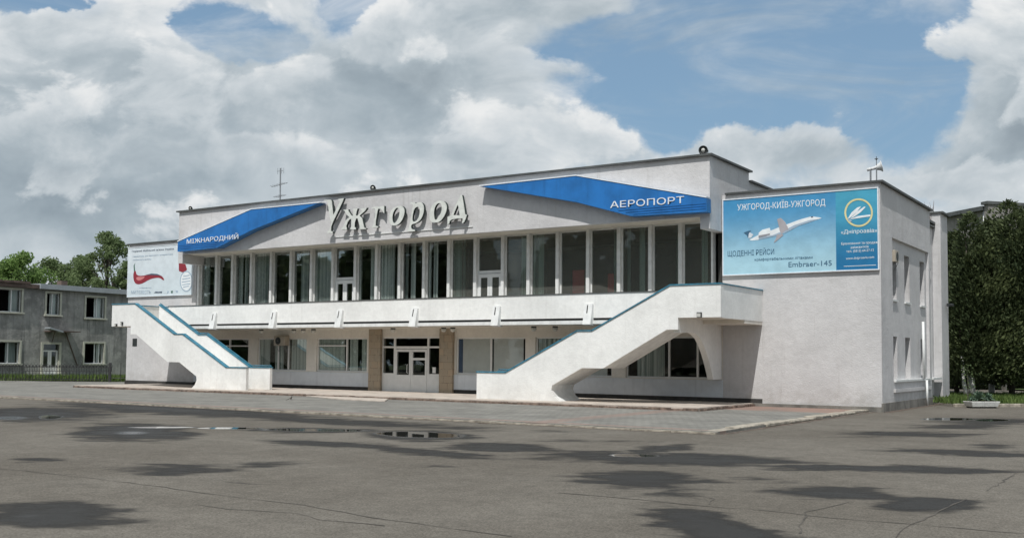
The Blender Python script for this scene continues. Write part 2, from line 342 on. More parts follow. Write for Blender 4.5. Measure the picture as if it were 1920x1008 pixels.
    def build(s, name, mats, parent=None, smooth=False, bevel=0., fix=True, origin=None):
        if not isinstance(mats, (list, tuple)): mats = [mats]
        xs, ys, zs = zip(*s.v)
        O = Vector(origin) if origin else Vector(((min(xs)+max(xs))/2, (min(ys)+max(ys))/2, min(zs)))
        me = bpy.data.meshes.new(name); me.from_pydata([(p[0]-O.x, p[1]-O.y, p[2]-O.z) for p in s.v], [], s.f)
        for m in mats: me.materials.append(MT[m] if isinstance(m, str) else m)
        if len(mats) > 1: me.polygons.foreach_set('material_index', s.mi)
        if fix:
            import bmesh
            bm = bmesh.new(); bm.from_mesh(me); bmesh.ops.remove_doubles(bm, verts=bm.verts, dist=.0004); bmesh.ops.recalc_face_normals(bm, faces=bm.faces); bm.to_mesh(me); bm.free()
        if smooth: me.polygons.foreach_set('use_smooth', [True]*len(me.polygons))
        me.update()
        o = bpy.data.objects.new(name, me); COL.objects.link(o)
        WO[o.name] = O
        if parent: o.parent = parent; o.location = O-WO[parent.name]
        else: o.location = O
        if bevel:
            b = o.modifiers.new('bevel', 'BEVEL'); b.width = bevel; b.segments = 1; b.limit_method = 'ANGLE'; b.angle_limit = R(50)
        return o
def root(name, loc, label, cat, group=None):
    o = bpy.data.objects.new(name, None); COL.objects.link(o); o.location = loc; WO[o.name] = Vector(loc); o.empty_display_size = .3
    return tag(o, label, cat, group)
def tag(o, label=None, cat=None, group=None, kind=None):
    if label: o['label'] = label
    if cat: o['category'] = cat
    if group: o['group'] = group
    if kind: o['kind'] = kind
    return o
def copy_tree(o, parent=None):
    c = o.copy(); COL.objects.link(c); c.parent = parent; WO[c.name] = WO[o.name].copy()
    for ch in o.children: copy_tree(ch, c)
    return c
def add_text(body, size, fn, mat, parent, name='lettering', width=None, align='LEFT', bold=0., depth=.004, shear=0., spacing=1.):
    """Lettering as thin solid shapes: the outline loops of the built-in font, each outer loop filled with its own holes."""
    from mathutils.geometry import tessellate_polygon
    c = bpy.data.curves.new('t', 'FONT'); c.body = body; c.size = size; c.offset = bold; c.shear = shear; c.space_character = spacing; c.resolution_u = 3; c.fill_mode = 'NONE'
    t = bpy.data.objects.new('t', c); COL.objects.link(t); dg = bpy.context.evaluated_depsgraph_get(); dg.update()
    me = bpy.data.meshes.new_from_object(t.evaluated_get(dg)); bpy.data.objects.remove(t)
    co = [(v.co.x, v.co.y) for v in me.vertices]
    if width:
        xs = [p[0] for p in co]; k = width/(max(xs)-min(xs)); x0 = min(xs); co = [((p[0]-x0)*k, p[1]) for p in co]
    nxt = {}
    for e in me.edges: nxt.setdefault(e.vertices[0], []).append(e.vertices[1]); nxt.setdefault(e.vertices[1], []).append(e.vertices[0])
    bpy.data.meshes.remove(me); seen = set(); loops = []
    for st in range(len(co)):
        if st in seen or st not in nxt: continue
        L = [st]; seen.add(st); cur = st
        while True:
            n = [q for q in nxt[cur] if q not in seen]
            if not n: break
            n = min(n) if len(L) == 1 else n[0]; L.append(n); seen.add(n); cur = n
        if len(L) > 2: loops.append([co[q] for q in L])
    def area(P): return sum(P[i][0]*P[(i+1) % len(P)][1]-P[(i+1) % len(P)][0]*P[i][1] for i in range(len(P)))/2
    def inside(p, P):
        r = False; j = len(P)-1
        for q in range(len(P)):
            if (P[q][1] > p[1]) != (P[j][1] > p[1]) and p[0] < (P[j][0]-P[q][0])*(p[1]-P[q][1])/(P[j][1]-P[q][1])+P[q][0]: r = not r
            j = q
        return r
    A = [area(P) for P in loops]; sg = 1 if A[max(range(len(A)), key=lambda q: abs(A[q]))] > 0 else -1
    outer = [q for q in range(len(A)) if A[q]*sg > 0 or not any(A[r]*sg > 0 and inside(loops[q][0], loops[r]) for r in range(len(A)))]; holes = {q: [] for q in outer}
    for h in range(len(A)):
        if h in holes: continue
        cand = [q for q in outer if all(inside(p, loops[q]) for p in loops[h])]
        if cand: holes[min(cand, key=lambda q: abs(A[q]))].append(h)
    mb = MB()
    for k, q in enumerate(outer):
        rings = [loops[q]]+[loops[h] for h in holes[q]]; flat_ = [p for r in rings for p in r]; n = len(flat_); dd = depth+.0004*(k % 3)
        tri = tessellate_polygon([[Vector((p[0], p[1], 0)) for p in r] for r in rings]); o = len(mb.v)
        mb.add([fn(p, dd) for p in flat_]+[fn(p, 0) for p in flat_], [tuple(t_) for t_ in tri])
        b = 0
        for r in rings:
            for i in range(len(r)): j = (i+1) % len(r); mb.f.append([o+b+i, o+b+j, o+n+b+j, o+n+b+i]); mb.mi.append(0)
            b += len(r)
    return mb.build(name, mat, parent, fix=False)
# ------------------------------------------------------------------ the terminal
XC = -29.12; YW = 36.; ZP = .17
HM, HW, HS = 14.65, 20.33, 16.17       # half widths: middle block, wings, stair landings
XL, XR = XC-HM, XC+HM
T = root('airport_terminal', (XC, YW, 0), 'long two-storey white and grey airport terminal with blue canopies and outdoor stairs', 'airport building')

# wing walls (left and right), with openings on the visible right side
def slab_y(name, x0, x1, y0, y1, z0, z1, mat, holes=(), parent=T, **k): return MB().wall('y', x0, x1, z0, z1, y0, y1, holes).build(name, mat, parent, **k)
SW = [(37.86, 38.66), (39.9, 40.72), (42.5, 43.32)]            # window openings along the side wall
side_holes = [(a, b, 3.92, 5.66) for a, b in SW]+[(a, b, 1.08, 2.6) for a, b in SW]
m = MB()
m.wall('y', XR, XC+HW, .0, 7.8, YW, YW+.3)
m.wall('x', YW+.3, 37.62, .0, 7.8, -9.1, -8.79)
m.wall('x', 37.62, 43.62, .0, 1.0, -9.1, -8.79); m.wall('x', 37.62, 43.62, 6.08, 7.8, -9.1, -8.79)
m.wall('x', 37.62, 43.62, 1.0, 6.08, -9.30, -8.90, side_holes)
m.wall('x', 43.62, 43.95, .0, 7.8, -9.1, -8.79)
m.build('wing_wall', 'grey_stucco', T)
MB().wall('x', 43.95, 46.07, .0, 7.35, -9.5, -9.12, [(44.5, 45.7, 1.08, 5.6)]).build('side_bay_wall', 'grey_stucco', T)
MB().wall('x', 46.07, 47.25, .0, 7.98, -9.3, -8.79).wall('y', -16, -8.79, .0, 7.98, 47.25, 47.5).build('corner_pier', 'grey_stucco', T)
m = MB(); m.wall('y', XC-HW, XL, .0, 7.8, YW, YW+.3); m.wall('x', YW+.3, 47.25, 0, 7.8, XC-HW, XC-HW+.3); m.build('wing_wall', 'grey_stucco', T)
# side windows: glass deep in the reveals, sills and the moulding under them
for (a, b) in SW:
    for (z0, z1) in ((3.92, 5.66), (1.08, 2.6)):
        w = MB(); w.box(-9.28, -9.24, a, b, z0, z0+.06); w.box(-9.28, -9.24, a, b, z1-.06, z1); w.box(-9.28, -9.24, a, a+.06, z0+.06, z1-.06); w.box(-9.28, -9.24, b-.06, b, z0+.06, z1-.06)
        w = w.build('window', 'white_frame', T); MB().box(-9.27, -9.26, a+.06, b-.06, z0+.06, z1-.06).build('pane', 'glass_dark', w)
        if z0 > 3: MB().box(-8.97, -8.84, a-.04, b+.04, z0-.07, z0-.003).build('window_sill', 'white_frame', T)
w = MB().box(-9.42, -9.38, 44.5, 45.7, 1.08, 1.14).box(-9.42, -9.38, 44.5, 45.7, 5.54, 5.6).box(-9.42, -9.38, 44.5, 45.7, 3.1, 3.2).box(-9.42, -9.38, 44.5, 44.55, 1.14, 3.1).box(-9.42, -9.38, 45.65, 45.7, 1.14, 3.1).box(-9.42, -9.38, 44.5, 44.55, 3.2, 5.54).box(-9.42, -9.38, 45.65, 45.7, 3.2, 5.54).build('window', 'white_frame', T)
MB().box(-9.41, -9.40, 44.5, 45.7, 1.14, 3.1).box(-9.41, -9.40, 44.5, 45.7, 3.2, 5.54).build('pane', 'glass_dark', w)
MB().box(-8.9, -8.72, 37.7, 43.6, .985, 1.06).build('window_sill', 'white_frame', T)
MB().box(-8.79, -8.72, 37.6, 43.6, .62, .74).build('moulding', 'grey_stucco', T)
MB().box(-9.12, -8.78, 44.2, 45.95, .985, 1.06).build('window_sill', 'white_frame', T)
MB().box(-8.80, -8.73, 35.93, 44.0, -.05, .30).box(-13.28, -8.80, 35.93, 35.998, -.05, .17).build('plinth', 'grey_plinth', T)
MB().box(-9.0, -8.74, 46.0, 47.3, -.05, .24).build('plinth', 'grey_plinth', T)
MB().box(XC-HW-.03, XL, 35.95, 35.998, 0, .30).build('plinth', 'plinth', T)
MB().tube([(-8.64, 42.3, 0), (-8.66, 42.36, 1.0)], .045).tube([(-8.68, 42.0, 1.06), (-8.70, 42.02, 3.25)], .05).build('drain_pipe', 'white_frame', T, smooth=True)
MB().box(-8.76, -8.50, 47.0, 47.12, 4.08, 4.2).tube([(-8.6, 46.9, 4.14), (-8.45, 46.7, 4.1)], .05).build('security_camera', 'dark_metal', T)

# middle block above the roof line of the wings, rear block, roofs and metal edges
m = MB()
m.wall('y', XL, XR, 6.9, 9.1, 34.8, 35.02)                      # fascia
m.build('fascia', 'grey_stucco', T)
for s in (-1, 1):
    a, b = sorted((XC+s*HM, XC+s*(HM-.37)))
    MB().box(a, b, 35.02, 38.75, 6.45, 9.1).box(a, b, 34.803, 35.02, 6.45, 6.898).build('side_cheek', 'grey_stucco', T)
m = MB().box(XL+.4, XR-.4, 35.02, 36.3, 6.9, 7.0).build('soffit', 'soffit', T)
MB().wall('y', XL+.37, XR-.37, 7.0, 9.1, 38.5, 38.75).build('rear_parapet', 'grey_stucco', T)
def cap(x0, x1, y0, y1, z, o=.12, h=.07, name='roof_edge'):
    m = MB(); m.box(x0-o, x1+o, y0-o, y0+.28, z, z+h); m.box(x0-o, x1+o, y1-.2, y1+o, z, z+h); m.box(x0-o, x0+.25, y0+.28, y1-.2, z, z+h); m.box(x1-.25, x1+o, y0+.28, y1-.2, z, z+h)
    return m.build(name, 'flash', T)
MB().box(XL+.1, XR-.1, 35.02, 38.6, 9.0, 9.09).build('roof', 'flash', T)
cap(XL, XR, 34.8, 38.75, 9.1)
MB().box(XL, XR, 38.75, 47.2, 7.3, 8.72).build('rear_block', 'grey_stucco', T)
cap(XL, XR, 38.9, 47.2, 8.72, name='rear_roof_edge')
for (a, b) in ((XC-HW, XL-.002), (XR+.002, XC+HW)):
    MB().box(a+.2, b-.2, 36.2, 47.1, 7.5, 7.6).build('roof', 'flash', T)
m = MB(); m.box(XR+.14, -8.67, 35.88, 36.28, 7.8, 7.87); m.box(-9.1, -8.67, 36.28, 44.07, 7.8, 7.87); m.build('roof_edge', 'flash', T)
m = MB(); m.box(XC-HW-.12, XL-.14, 35.88, 36.28, 7.8, 7.87); m.box(XC-HW-.12, XC-HW+.3, 36.28, 47.3, 7.8, 7.87); m.build('roof_edge', 'flash', T)
MB().box(-9.6, -9.0, 44.07, 46.07, 7.35, 7.42).build('roof_edge', 'flash', T)
MB().box(-16, -8.67, 46.0, 47.62, 7.98, 8.05).build('roof_edge', 'flash', T)
MB().box(XL, -9.1, 47.0, 47.25, 0, 7.3).build('rear_wall', 'grey_stucco', T)

# ground floor front: openings, windows, apron, plinth strip with painted recess shade
def cx(u, y=YW, v=640): return ony(u, v, y).x
LW = [(-43.25, -39.70), (-39.04, -35.66), (-34.99, -31.80)]
RW = [(-26.70, -23.12), (-22.63, -19.08), (-18.47, -14.92)]
DO = (-30.93, -27.48)
MB().wall('y', XL, XR, .0, 3.0, YW+.001, YW+.30, [(a, b, 1., 2.58) for a, b in LW+RW]+[(*DO, 0., 2.62)]).build('ground_floor_wall', 'lower_wall', T)
m = MB()
for (a, b) in ((XL, -31.58), (-26.78, XR)): m.box(a, b, YW-.03, YW, .33, .97)
m.build('apron_panel', 'apron', T)
m = MB()
for (a, b) in ((XL, -31.58), (-26.78, XR+1.5)): m.box(a, b, YW-.012, YW, .0, .326)
m.build('plinth', 'plinth', T)
for (a, b) in ((-31.58, -30.88), (-27.50, -26.78)): MB().box(a, b, YW-.14, YW-.002, .0, 2.98).build('stone_pillar', 'stone', T)
def curtains(mb, x0, x1, y, z0, z1, n=None):
    w = x1-x0; n = n or max(3, int(w/.09)); pts = []
    for i in range(n*2+1):
        pts.append((x0+w*i/(n*2), y+(.035 if i % 2 else -.035)+random.uniform(-.01, .01)))
    o = len(mb.v)
    for (x, yy) in pts: mb.v.append((x, yy, z0)); mb.v.append((x, yy, z1))
    for i in range(len(pts)-1): mb.f.append([o+2*i, o+2*i+2, o+2*i+3, o+2*i+1]); mb.mi.append(mb.cur)
def front_window(x0, x1, z0, z1, mull, transoms=(), yg=YW+.12, fr=.06, mat='white_frame', gl='glass', curt=(), cm='curtain', name='window'):
    ms = [x0]+list(mull)+[x1]; m = MB(); y0, y1 = yg-.035, yg+.035
    m.box(x0, x1, y0, y1, z1-fr, z1); m.box(x0, x1, y0, y1, z0, z0+fr); m.box(x0, x0+fr, y0, y1, z0+fr, z1-fr); m.box(x1-fr, x1, y0, y1, z0+fr, z1-fr)
    for q in mull: m.box(q-fr/2-.01, q+fr/2+.01, y0-.003, y1+.003, z0+fr, z1-fr)
    for (a, b, z) in transoms: m.box(a, b, y0+.002, y1-.002, z-fr/2, z+fr/2)
    w = m.build(name, mat, T)
    g = MB()
    for i in range(len(ms)-1): g.box(ms[i]+fr/2, ms[i+1]-fr/2, yg-.004, yg+.004, z0+fr/2, z1-fr/2)
    g.build('pane', gl, w)
    if curt:
        c = MB()
        for (a, b) in curt: curtains(c, x0+(x1-x0)*a, x0+(x1-x0)*b, yg+.07, z0+.02, z1-.02)
        c.build('curtain', cm, w, fix=False)
    return w
front_window(*LW[0], 1., 2.58, [-42.3, -41.16], [(-41.13, -39.74, 2.2), (-42.28, -41.2, 2.2)], curt=[(.0, .25)])
front_window(*LW[1], 1., 2.58, [-37.65, -36.95], curt=[(.02, .22), (.33, .5), (.66, .97)])
front_window(*LW[2], 1., 2.58, [-33.12], [(-34.95, -33.15, 2.22)], curt=[(.0, .53), (.63, .78), (.86, .98)], cm='curtain_light')
front_window(*RW[0], 1., 2.58, [-24.9], curt=())
MB().box(-26.42, -24.96, 36.145, 36.155, 1.05, 2.55).box(-24.80, -23.3, 36.145, 36.155, 1.05, 2.55).build('roller_blind', 'blind', T)
MB().box(-26.66, -26.43, 36.145, 36.155, 1.05, 2.55).build('roller_blind', 'blind_blue', T)
front_window(*RW[1], 1., 2.58, [-20.8], curt=[(.0, .3)])
MB().box(-20.7, -19.35, 36.145, 36.155, 1.05, 2.55).build('roller_blind', 'blind', T)
front_window(*RW[2], 1., 2.58, [-16.66, -15.5], curt=[(.12, .45)], gl='glass_dark')
# entrance
ED = root('entrance_door', ((DO[0]+DO[1])/2, YW+.1, .1), None, None) if False else None
m = MB(); x0, x1 = DO; y0, y1 = YW+.02, YW+.10
m1, m2 = -30.16, -28.24; f = .07
m.box(x0, x1, y0, y1, 2.55, 2.62)
for q in (x0, m1-.05, m2-.05, x1-.1): m.box(q, q+.1, y0-.002, y1+.002, .12, 2.55)
m.box(x0+.1, m1-.05, y0, y1, 2.12, 2.2); m.box(m1+.05, m2-.05, y0, y1, 2.08, 2.2); m.box(m2+.05, x1-.1, y0, y1, 2.12, 2.2)
for (a, b) in ((x0+.1, m1-.05), (m2+.05, x1-.1)): m.box(a, b, y0, y1, .12, .98)
ent = m.build('entrance_frame', 'white_frame', T)
g = MB()
for (a, b) in ((x0+.1, m1-.05), (m2+.05, x1-.1)): g.box(a, b, YW+.055, YW+.065, .98, 2.12); g.box(a, b, YW+.055, YW+.065, 2.2, 2.55)
g.box(m1+.05, m2-.05, YW+.055, YW+.065, 2.2, 2.55); g.build('pane', 'glass_dark', ent)
mid = (m1+m2)/2
for (a, b, sgn) in ((m1+.055, mid-.004, 1), (mid+.004, m2-.055, -1)):
    d = MB(); d.box(a, a+.1, y0-.02, y1-.01, .14, 2.06); d.box(b-.1, b, y0-.02, y1-.01, .14, 2.06); d.box(a+.1, b-.1, y0-.02, y1-.01, .14, .92); d.box(a+.1, b-.1, y0-.02, y1-.01, 1.95, 2.06)
    if sgn < 0: d.box(a+.1, b-.1, y0-.02, y1-.01, 1.58, 1.68)
    d = d.build('door_leaf', 'white_frame', T); MB().box(a+.1, b-.1, YW+.04, YW+.05, .92, 1.95).build('pane', 'glass_dark', d)
    hx = b-.16 if sgn > 0 else a+.16; hx2 = hx-.0
    MB().tube([(hx2, y0-.02, 1.0), (hx2, y0-.09, 1.02), (hx2, y0-.09, 1.36), (hx2, y0-.02, 1.38)], .016).build('door_handle', 'white_frame', d, smooth=True)
MB().box(-28.0, -27.82, YW+.035, YW+.05, 1.02, 1.28).build('notice', 'white_frame', T)

# rooms behind the glass
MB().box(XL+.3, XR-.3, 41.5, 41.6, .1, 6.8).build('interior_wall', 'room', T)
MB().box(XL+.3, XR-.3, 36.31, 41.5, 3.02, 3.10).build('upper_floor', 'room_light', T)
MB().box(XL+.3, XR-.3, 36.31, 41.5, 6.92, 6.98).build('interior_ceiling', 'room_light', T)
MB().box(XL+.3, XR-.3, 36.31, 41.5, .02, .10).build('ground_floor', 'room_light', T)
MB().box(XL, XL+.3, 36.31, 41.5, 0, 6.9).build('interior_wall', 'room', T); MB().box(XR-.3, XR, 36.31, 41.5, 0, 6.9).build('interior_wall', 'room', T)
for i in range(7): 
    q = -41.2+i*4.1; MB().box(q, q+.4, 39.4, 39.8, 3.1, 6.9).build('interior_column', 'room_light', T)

# gallery
MB().box(-45.28, -12.96, 34.24, YW-.001, 2.98, 3.14).build('gallery_slab', 'soffit', T)
MB().box(-43.4, -14.84, 33.99, 34.236, 3.02, 3.155).build('slab_edge', 'concrete_white', T)
MB().box(-43.4, -14.84, 34.10, 34.236, 3.157, 3.248).build('joint', 'dark', T)
MB().box(-43.46, -14.78, 34.05, 34.19, 3.25, 4.17).build('gallery_parapet', 'white_stucco', T)
MB().box(-43.48, -14.76, 34.02, 34.22, 4.17, 4.20).build('parapet_cap', 'flash', T)
for u in (400, 512, 636, 776, 930, 1103):
    x = ony(u, 600, 33.95).x
    b = MB(); fn = lambda p, d: (d, p[0], p[1])
    b.prism([(34.05, 3.76), (33.97, 3.79), (33.80, 3.0), (34.05, 2.95), (34.14, 2.95), (34.14, 3.1), (34.05, 3.1)], fn, x-.17, x+.17)
    b = b.build('bracket', 'concrete_white', T); 
    MB().obox((x-.03, 33.925, 3.58), (.02, 0, 0), (0, .012, 0), (0, -.035, -.15)).build('slot', 'dark', b)
MB().box(XL+.4, XR-.4, YW, YW+.3, 3.14, 3.2).build('window_sill', 'grey_stucco', T)

# glazed upper front
mu = [371.5, 404.8, 434.6, 469.8, 507, 544.2, 582.6, 623, 665, 704.7, 748.2, 794, 840.5, 890, 941.8, 990, 1044.6, 1101.8, 1159.8, 1218.8, 1275.4, 1336]
mx = [ony(u, 540, YW).x for u in mu]
CUR = {0: [(.1, .45), (.7, .85)], 1: [(.75, .95)], 2: [(.15, .40), (.5, .7), (.8, .98)], 3: [(.05, .75)], 5: [(.35, .75), (.85, .98)], 6: [(.0, .95)], 8: [(.02, .12), (.62, .95)], 9: [(.05, .70), (.8, .95)], 10: [(.1, .2), (.35, .55)],
       11: [(.05, .15), (.25, .45)], 12: [(.05, .4), (.45, .52)], 14: [(.65, .98)], 15: [(.03, .45)], 16: [], 17: [(.8, .92)], 18: [(.15, .28), (.6, .8)], 19: [(.85, .95)], 20: [(.6, .8)]}
for i, x in enumerate(mx[:-1]):
    m = MB(); m.box(x-.075, x+.075, YW-.02, YW+.26, 3.2, 6.9); m.build('mullion', 'concrete_white', T)
MB().box(mx[-1]-.05, XR-.37, YW-.02, YW+.26, 3.2, 6.9).build('mullion', 'concrete_white', T)
for i in range(21):
    a, b = mx[i]+.075, (mx[i+1]-.075 if i < 20 else mx[-1]-.05)
    yg = YW+.16; door = i in (7, 13); zb = 3.2
    m = MB(); f = .05
    m.box(a, a+f, yg-.03, yg+.03, zb, 6.9); m.box(b-f, b, yg-.03, yg+.03, zb, 6.9); m.box(a+f, b-f, yg-.03, yg+.03, 6.84, 6.9); m.box(a+f, b-f, yg-.03, yg+.03, zb, zb+.06)
    if door:
        m.box(a+f, b-f, yg-.035, yg+.035, 5.32, 5.44)
    w = m.build('window', 'white_frame' if door else 'concrete_white', T)
    gm = 'glass_tint' if i >= 12 else 'glass_dark'
    g = MB(); g.box(a+f, b-f, yg-.004, yg+.004, 5.44 if door else zb+.06, 6.84); g.build('pane', gm, w)
    if door:
        c = (a+b)/2
        for (p, q) in ((a+f, c-.003), (c+.003, b-f)):
            d = MB(); y0, y1 = yg-.06, yg
            d.box(p, p+.12, y0, y1, zb+.06, 5.3); d.box(q-.12, q, y0, y1, zb+.06, 5.3); d.box(p+.12, q-.12, y0, y1, 5.14, 5.3); d.box(p+.12, q-.12, y0, y1, zb+.06, zb+.5)
            d = d.build('balcony_door', 'white_frame', T); MB().box(p+.12, q-.12, yg-.03, yg-.02, zb+.5, 5.14).build('pane', gm, d)
    elif CUR.get(i):
        c = MB()
        for (p, q) in CUR[i]: curtains(c, a+(b-a)*p, a+(b-a)*q, yg+.10, 3.2, 6.88)
        c.build('curtain', 'curtain', w, fix=False)
MB().box(mx[16]+.55, mx[16]+1.1, 36.30, 36.31, 3.5, 5.3).build('wall_poster', 'poster_red', T)
MB().box(mx[17]+.75, mx[17]+1.05, 36.30, 36.31, 3.7, 5.1).build('wall_poster', 'poster_red', T)
MB().box(mx[15]+.2, mx[15]+.4, 36.30, 36.31, 3.6, 5.0).build('wall_poster', 'poster_blue', T)

# outdoor staircases, mirrored about the entrance
TOP = [(16.17, 4.23), (14.36, 4.23), (11.33, 2.71), (10.74, 2.71), (7.66, 1.18), (6.34, 1.18)]
LOW = [(6.34, 0.10), (10.1, 0.10), (9.78, .34), (9.66, .56), (9.70, .74), (10.93, 1.38), (11.78, 1.38), (14.22, 2.72), (14.64, 2.72), (14.64, 3.12)]
def staircase(s):
    fx = lambda p, d: (XC+s*p[0], d, p[1])
    outline = TOP+LOW+[(16.17, 3.12)]
    st = MB().prism([(p[0], p[1]-.02 if i < 6 else p[1]) for i, p in enumerate(outline)], fx, 32.06, 32.21).build('staircase', 'white_stucco', T)
    # back parapet
    bo = [(14.36, 4.21)]+[(p[0], p[1]-.02) for p in TOP[2:]]+LOW[:-2]+[(14.36, 2.9)]
    MB().prism(bo, fx, 33.49, 33.64).build('back_parapet', 'white_stucco', st)
    # flight with steps above the sloping underside
    stp = []
    z = 3.14; a = 14.36; stp.append((a, z))
    n1, n2 = 9, 8
    for k in range(n1): stp += [(14.36-3.03*k/n1, 3.14-1.52*(k+1)/n1), (14.36-3.03*(k+1)/n1, 3.14-1.52*(k+1)/n1)]
    stp.append((10.74, 1.62))
    for k in range(n2): stp += [(10.74-3.08*k/n2, 1.62-1.45*(k+1)/n2), (10.74-3.08*(k+1)/n2, 1.62-1.45*(k+1)/n2)]
    body = [p for p in stp]+[(7.66, .10)]+LOW[1:-2]+[(14.36, 2.72)]
    MB().prism(body, fx, 32.213, 33.487).build('flight', 'concrete_white', st)
    # landing slab, end parapet
    a0, a1 = sorted((XC+s*14.36, XC+s*16.165))
    MB().box(a0, a1, 32.213, 34.235, 2.98+.14, 3.22).box(a0, a1, 34.24, YW-.003, 3.145, 3.22).build('landing', 'soffit', st)
    a0, a1 = sorted((XC+s*16.02, XC+s*16.17))
    MB().box(a0, a1, 32.213, YW-.002, 3.10, 4.21).build('end_parapet', 'white_stucco', st)
    # arched support against the wall
    arc = [(32.215, 3.118), (32.215, 2.62), (32.7, 2.63), (33.05, 2.66), (33.4, 2.65), (33.7, 2.58), (34.0, 2.45), (34.3, 2.22), (34.55, 1.95), (34.8, 1.62), (35.0, 1.3), (35.16, 1.0), (YW-.035, 1.0), (YW-.035, 3.118)]
    if s > 0:
        MB().prism(arc, lambda p, d: (XC+s*d, p[0], p[1]), 14.40, 14.62).build('arched_support', 'white_stucco', st)
    # blue metal capping along every parapet top
    def capping(y0, y1, pts, nm):
        m = MB()
        for (p, q) in zip(pts[:-1], pts[1:]):
            P, Q = Vector((p[0], p[1])), Vector((q[0], q[1])); d = (Q-P).normalized(); n = Vector((-d.y, d.x)); 
            if n.y < 0: n = -n
            e = .012
            poly = [P-d*e, Q+d*e, Q+d*e+n*.045, P-d*e+n*.045]
            m.prism([(v.x, v.y) for v in poly], fx, y0, y1)
        return m.build(nm, 'cap_blue', st)
    capping(32.03, 32.24, [(p[0], p[1]-.02) for p in TOP], 'capping')
    capping(33.46, 33.67, [(14.36, 4.21)]+[(p[0], p[1]-.02) for p in TOP[2:]], 'capping')
    m = MB(); a0, a1 = sorted((XC+s*15.99, XC+s*16.2)); m.box(a0, a1, 32.24, YW-.003, 4.212, 4.255); m.build('capping', 'cap_blue', st)
    # handrail tube on short brackets above the back parapet
    hp = [(p[0], 33.56, p[1]+.10) for p in ([(14.36, 4.21)]+[(q[0], q[1]-.02) for q in TOP[2:]])]
    hp = [(XC+s*p[0], p[1], p[2]) for p in hp]; m = MB().tube(hp, .022)
    for i in range(len(hp)): m.tube([Vector(hp[i])-Vector((0, 0, .09)), hp[i]], .012, 6)
    m.build('handrail', 'cap_blue', st, smooth=True)
    return st
sr = staircase(1); sl_ = staircase(-1)
MB().box(-48.93, -48.55, 35.985, YW-.002, 2.18, 2.60).build('vent_window', 'dark_metal', T)

# ------------------------------------------------------------------ things fixed on the building
def on_face(y): return lambda p, d: (p[0], y-d, p[1])
XS = -28.87
def canopy_sign(s, word, label):
    P = [(14.45, 7.50), (9.06, 8.78), (4.47, 8.76), (9.0, 7.76), (11.4, 7.04), (14.45, 6.99)]
    poly = [(XS+s*p[0], p[1]) for p in P]; yF = 34.38
    cx0 = XS+s*10
    t = root('canopy_sign', (cx0, 34.8, 6.9), label, 'building sign', 'blue angular signs on the upper front')
    b = MB(); b.prism(poly, lambda p, d: (p[0], d, p[1]), yF, 34.797, side_mat=1)
    b.build('sign_body', ['sign_blue', 'sign_edge'], t, bevel=.015)
    # pale edging along the upper rim and three ribs along the lower front
    m = MB()
    for (p, q) in ((P[0], P[1]), (P[1], P[2])):
        A, B = Vector(p), Vector(q); d = (B-A).normalized(); n = Vector((-d.y, d.x)); n = n if n.y > 0 else -n
        m.prism([((XS+s*v.x), v.y) for v in (A, B, B+n*.045, A+n*.045)], lambda p, d: (p[0], d, p[1]), yF-.02, 34.7)
    m.build('edging', 'sign_white', t)
    m = MB()
    for k in range(3):
        z = 7.12+k*.09; a = 14.43; e = 11.55-k*.32
        m.obox((XS+s*(a+e)/2, yF-.008, z), ((a-e)/2, 0, 0), (0, .008, 0), (0, 0, .010))
    m.build('rib', 'sign_blue', t)
    return t
cl = canopy_sign(-1, '', 'blue angular sign at the left end of the front, with the word МІЖНАРОДНИЙ')
cr_ = canopy_sign(1, '', 'blue angular sign at the right end of the front, with the word АЕРОПОРТ')
def word_on(t, body, uvL, uvR, uvT, y, mat='sign_white'):
    L, Rr, Tp = ony(*uvL, y), ony(*uvR, y), ony(*uvT, y); size = (Tp.z-L.z)/.73
    ang = 0
    w = Rr.x-L.x
    return add_text(body, size, lambda p, d: (L.x+p[0], y-d, L.z+p[1]+(Rr.z-L.z)*p[0]/w), mat, t, width=w, bold=.004*size, depth=.02)
word_on(cl, 'МІЖНАРОДНИЙ', (350.5, 457), (447, 447.5), (352, 448.5), 34.375)
word_on(cr_, 'АЕРОПОРТ', (1144.5, 390), (1283, 380.5), (1146.5, 377.5), 34.375)

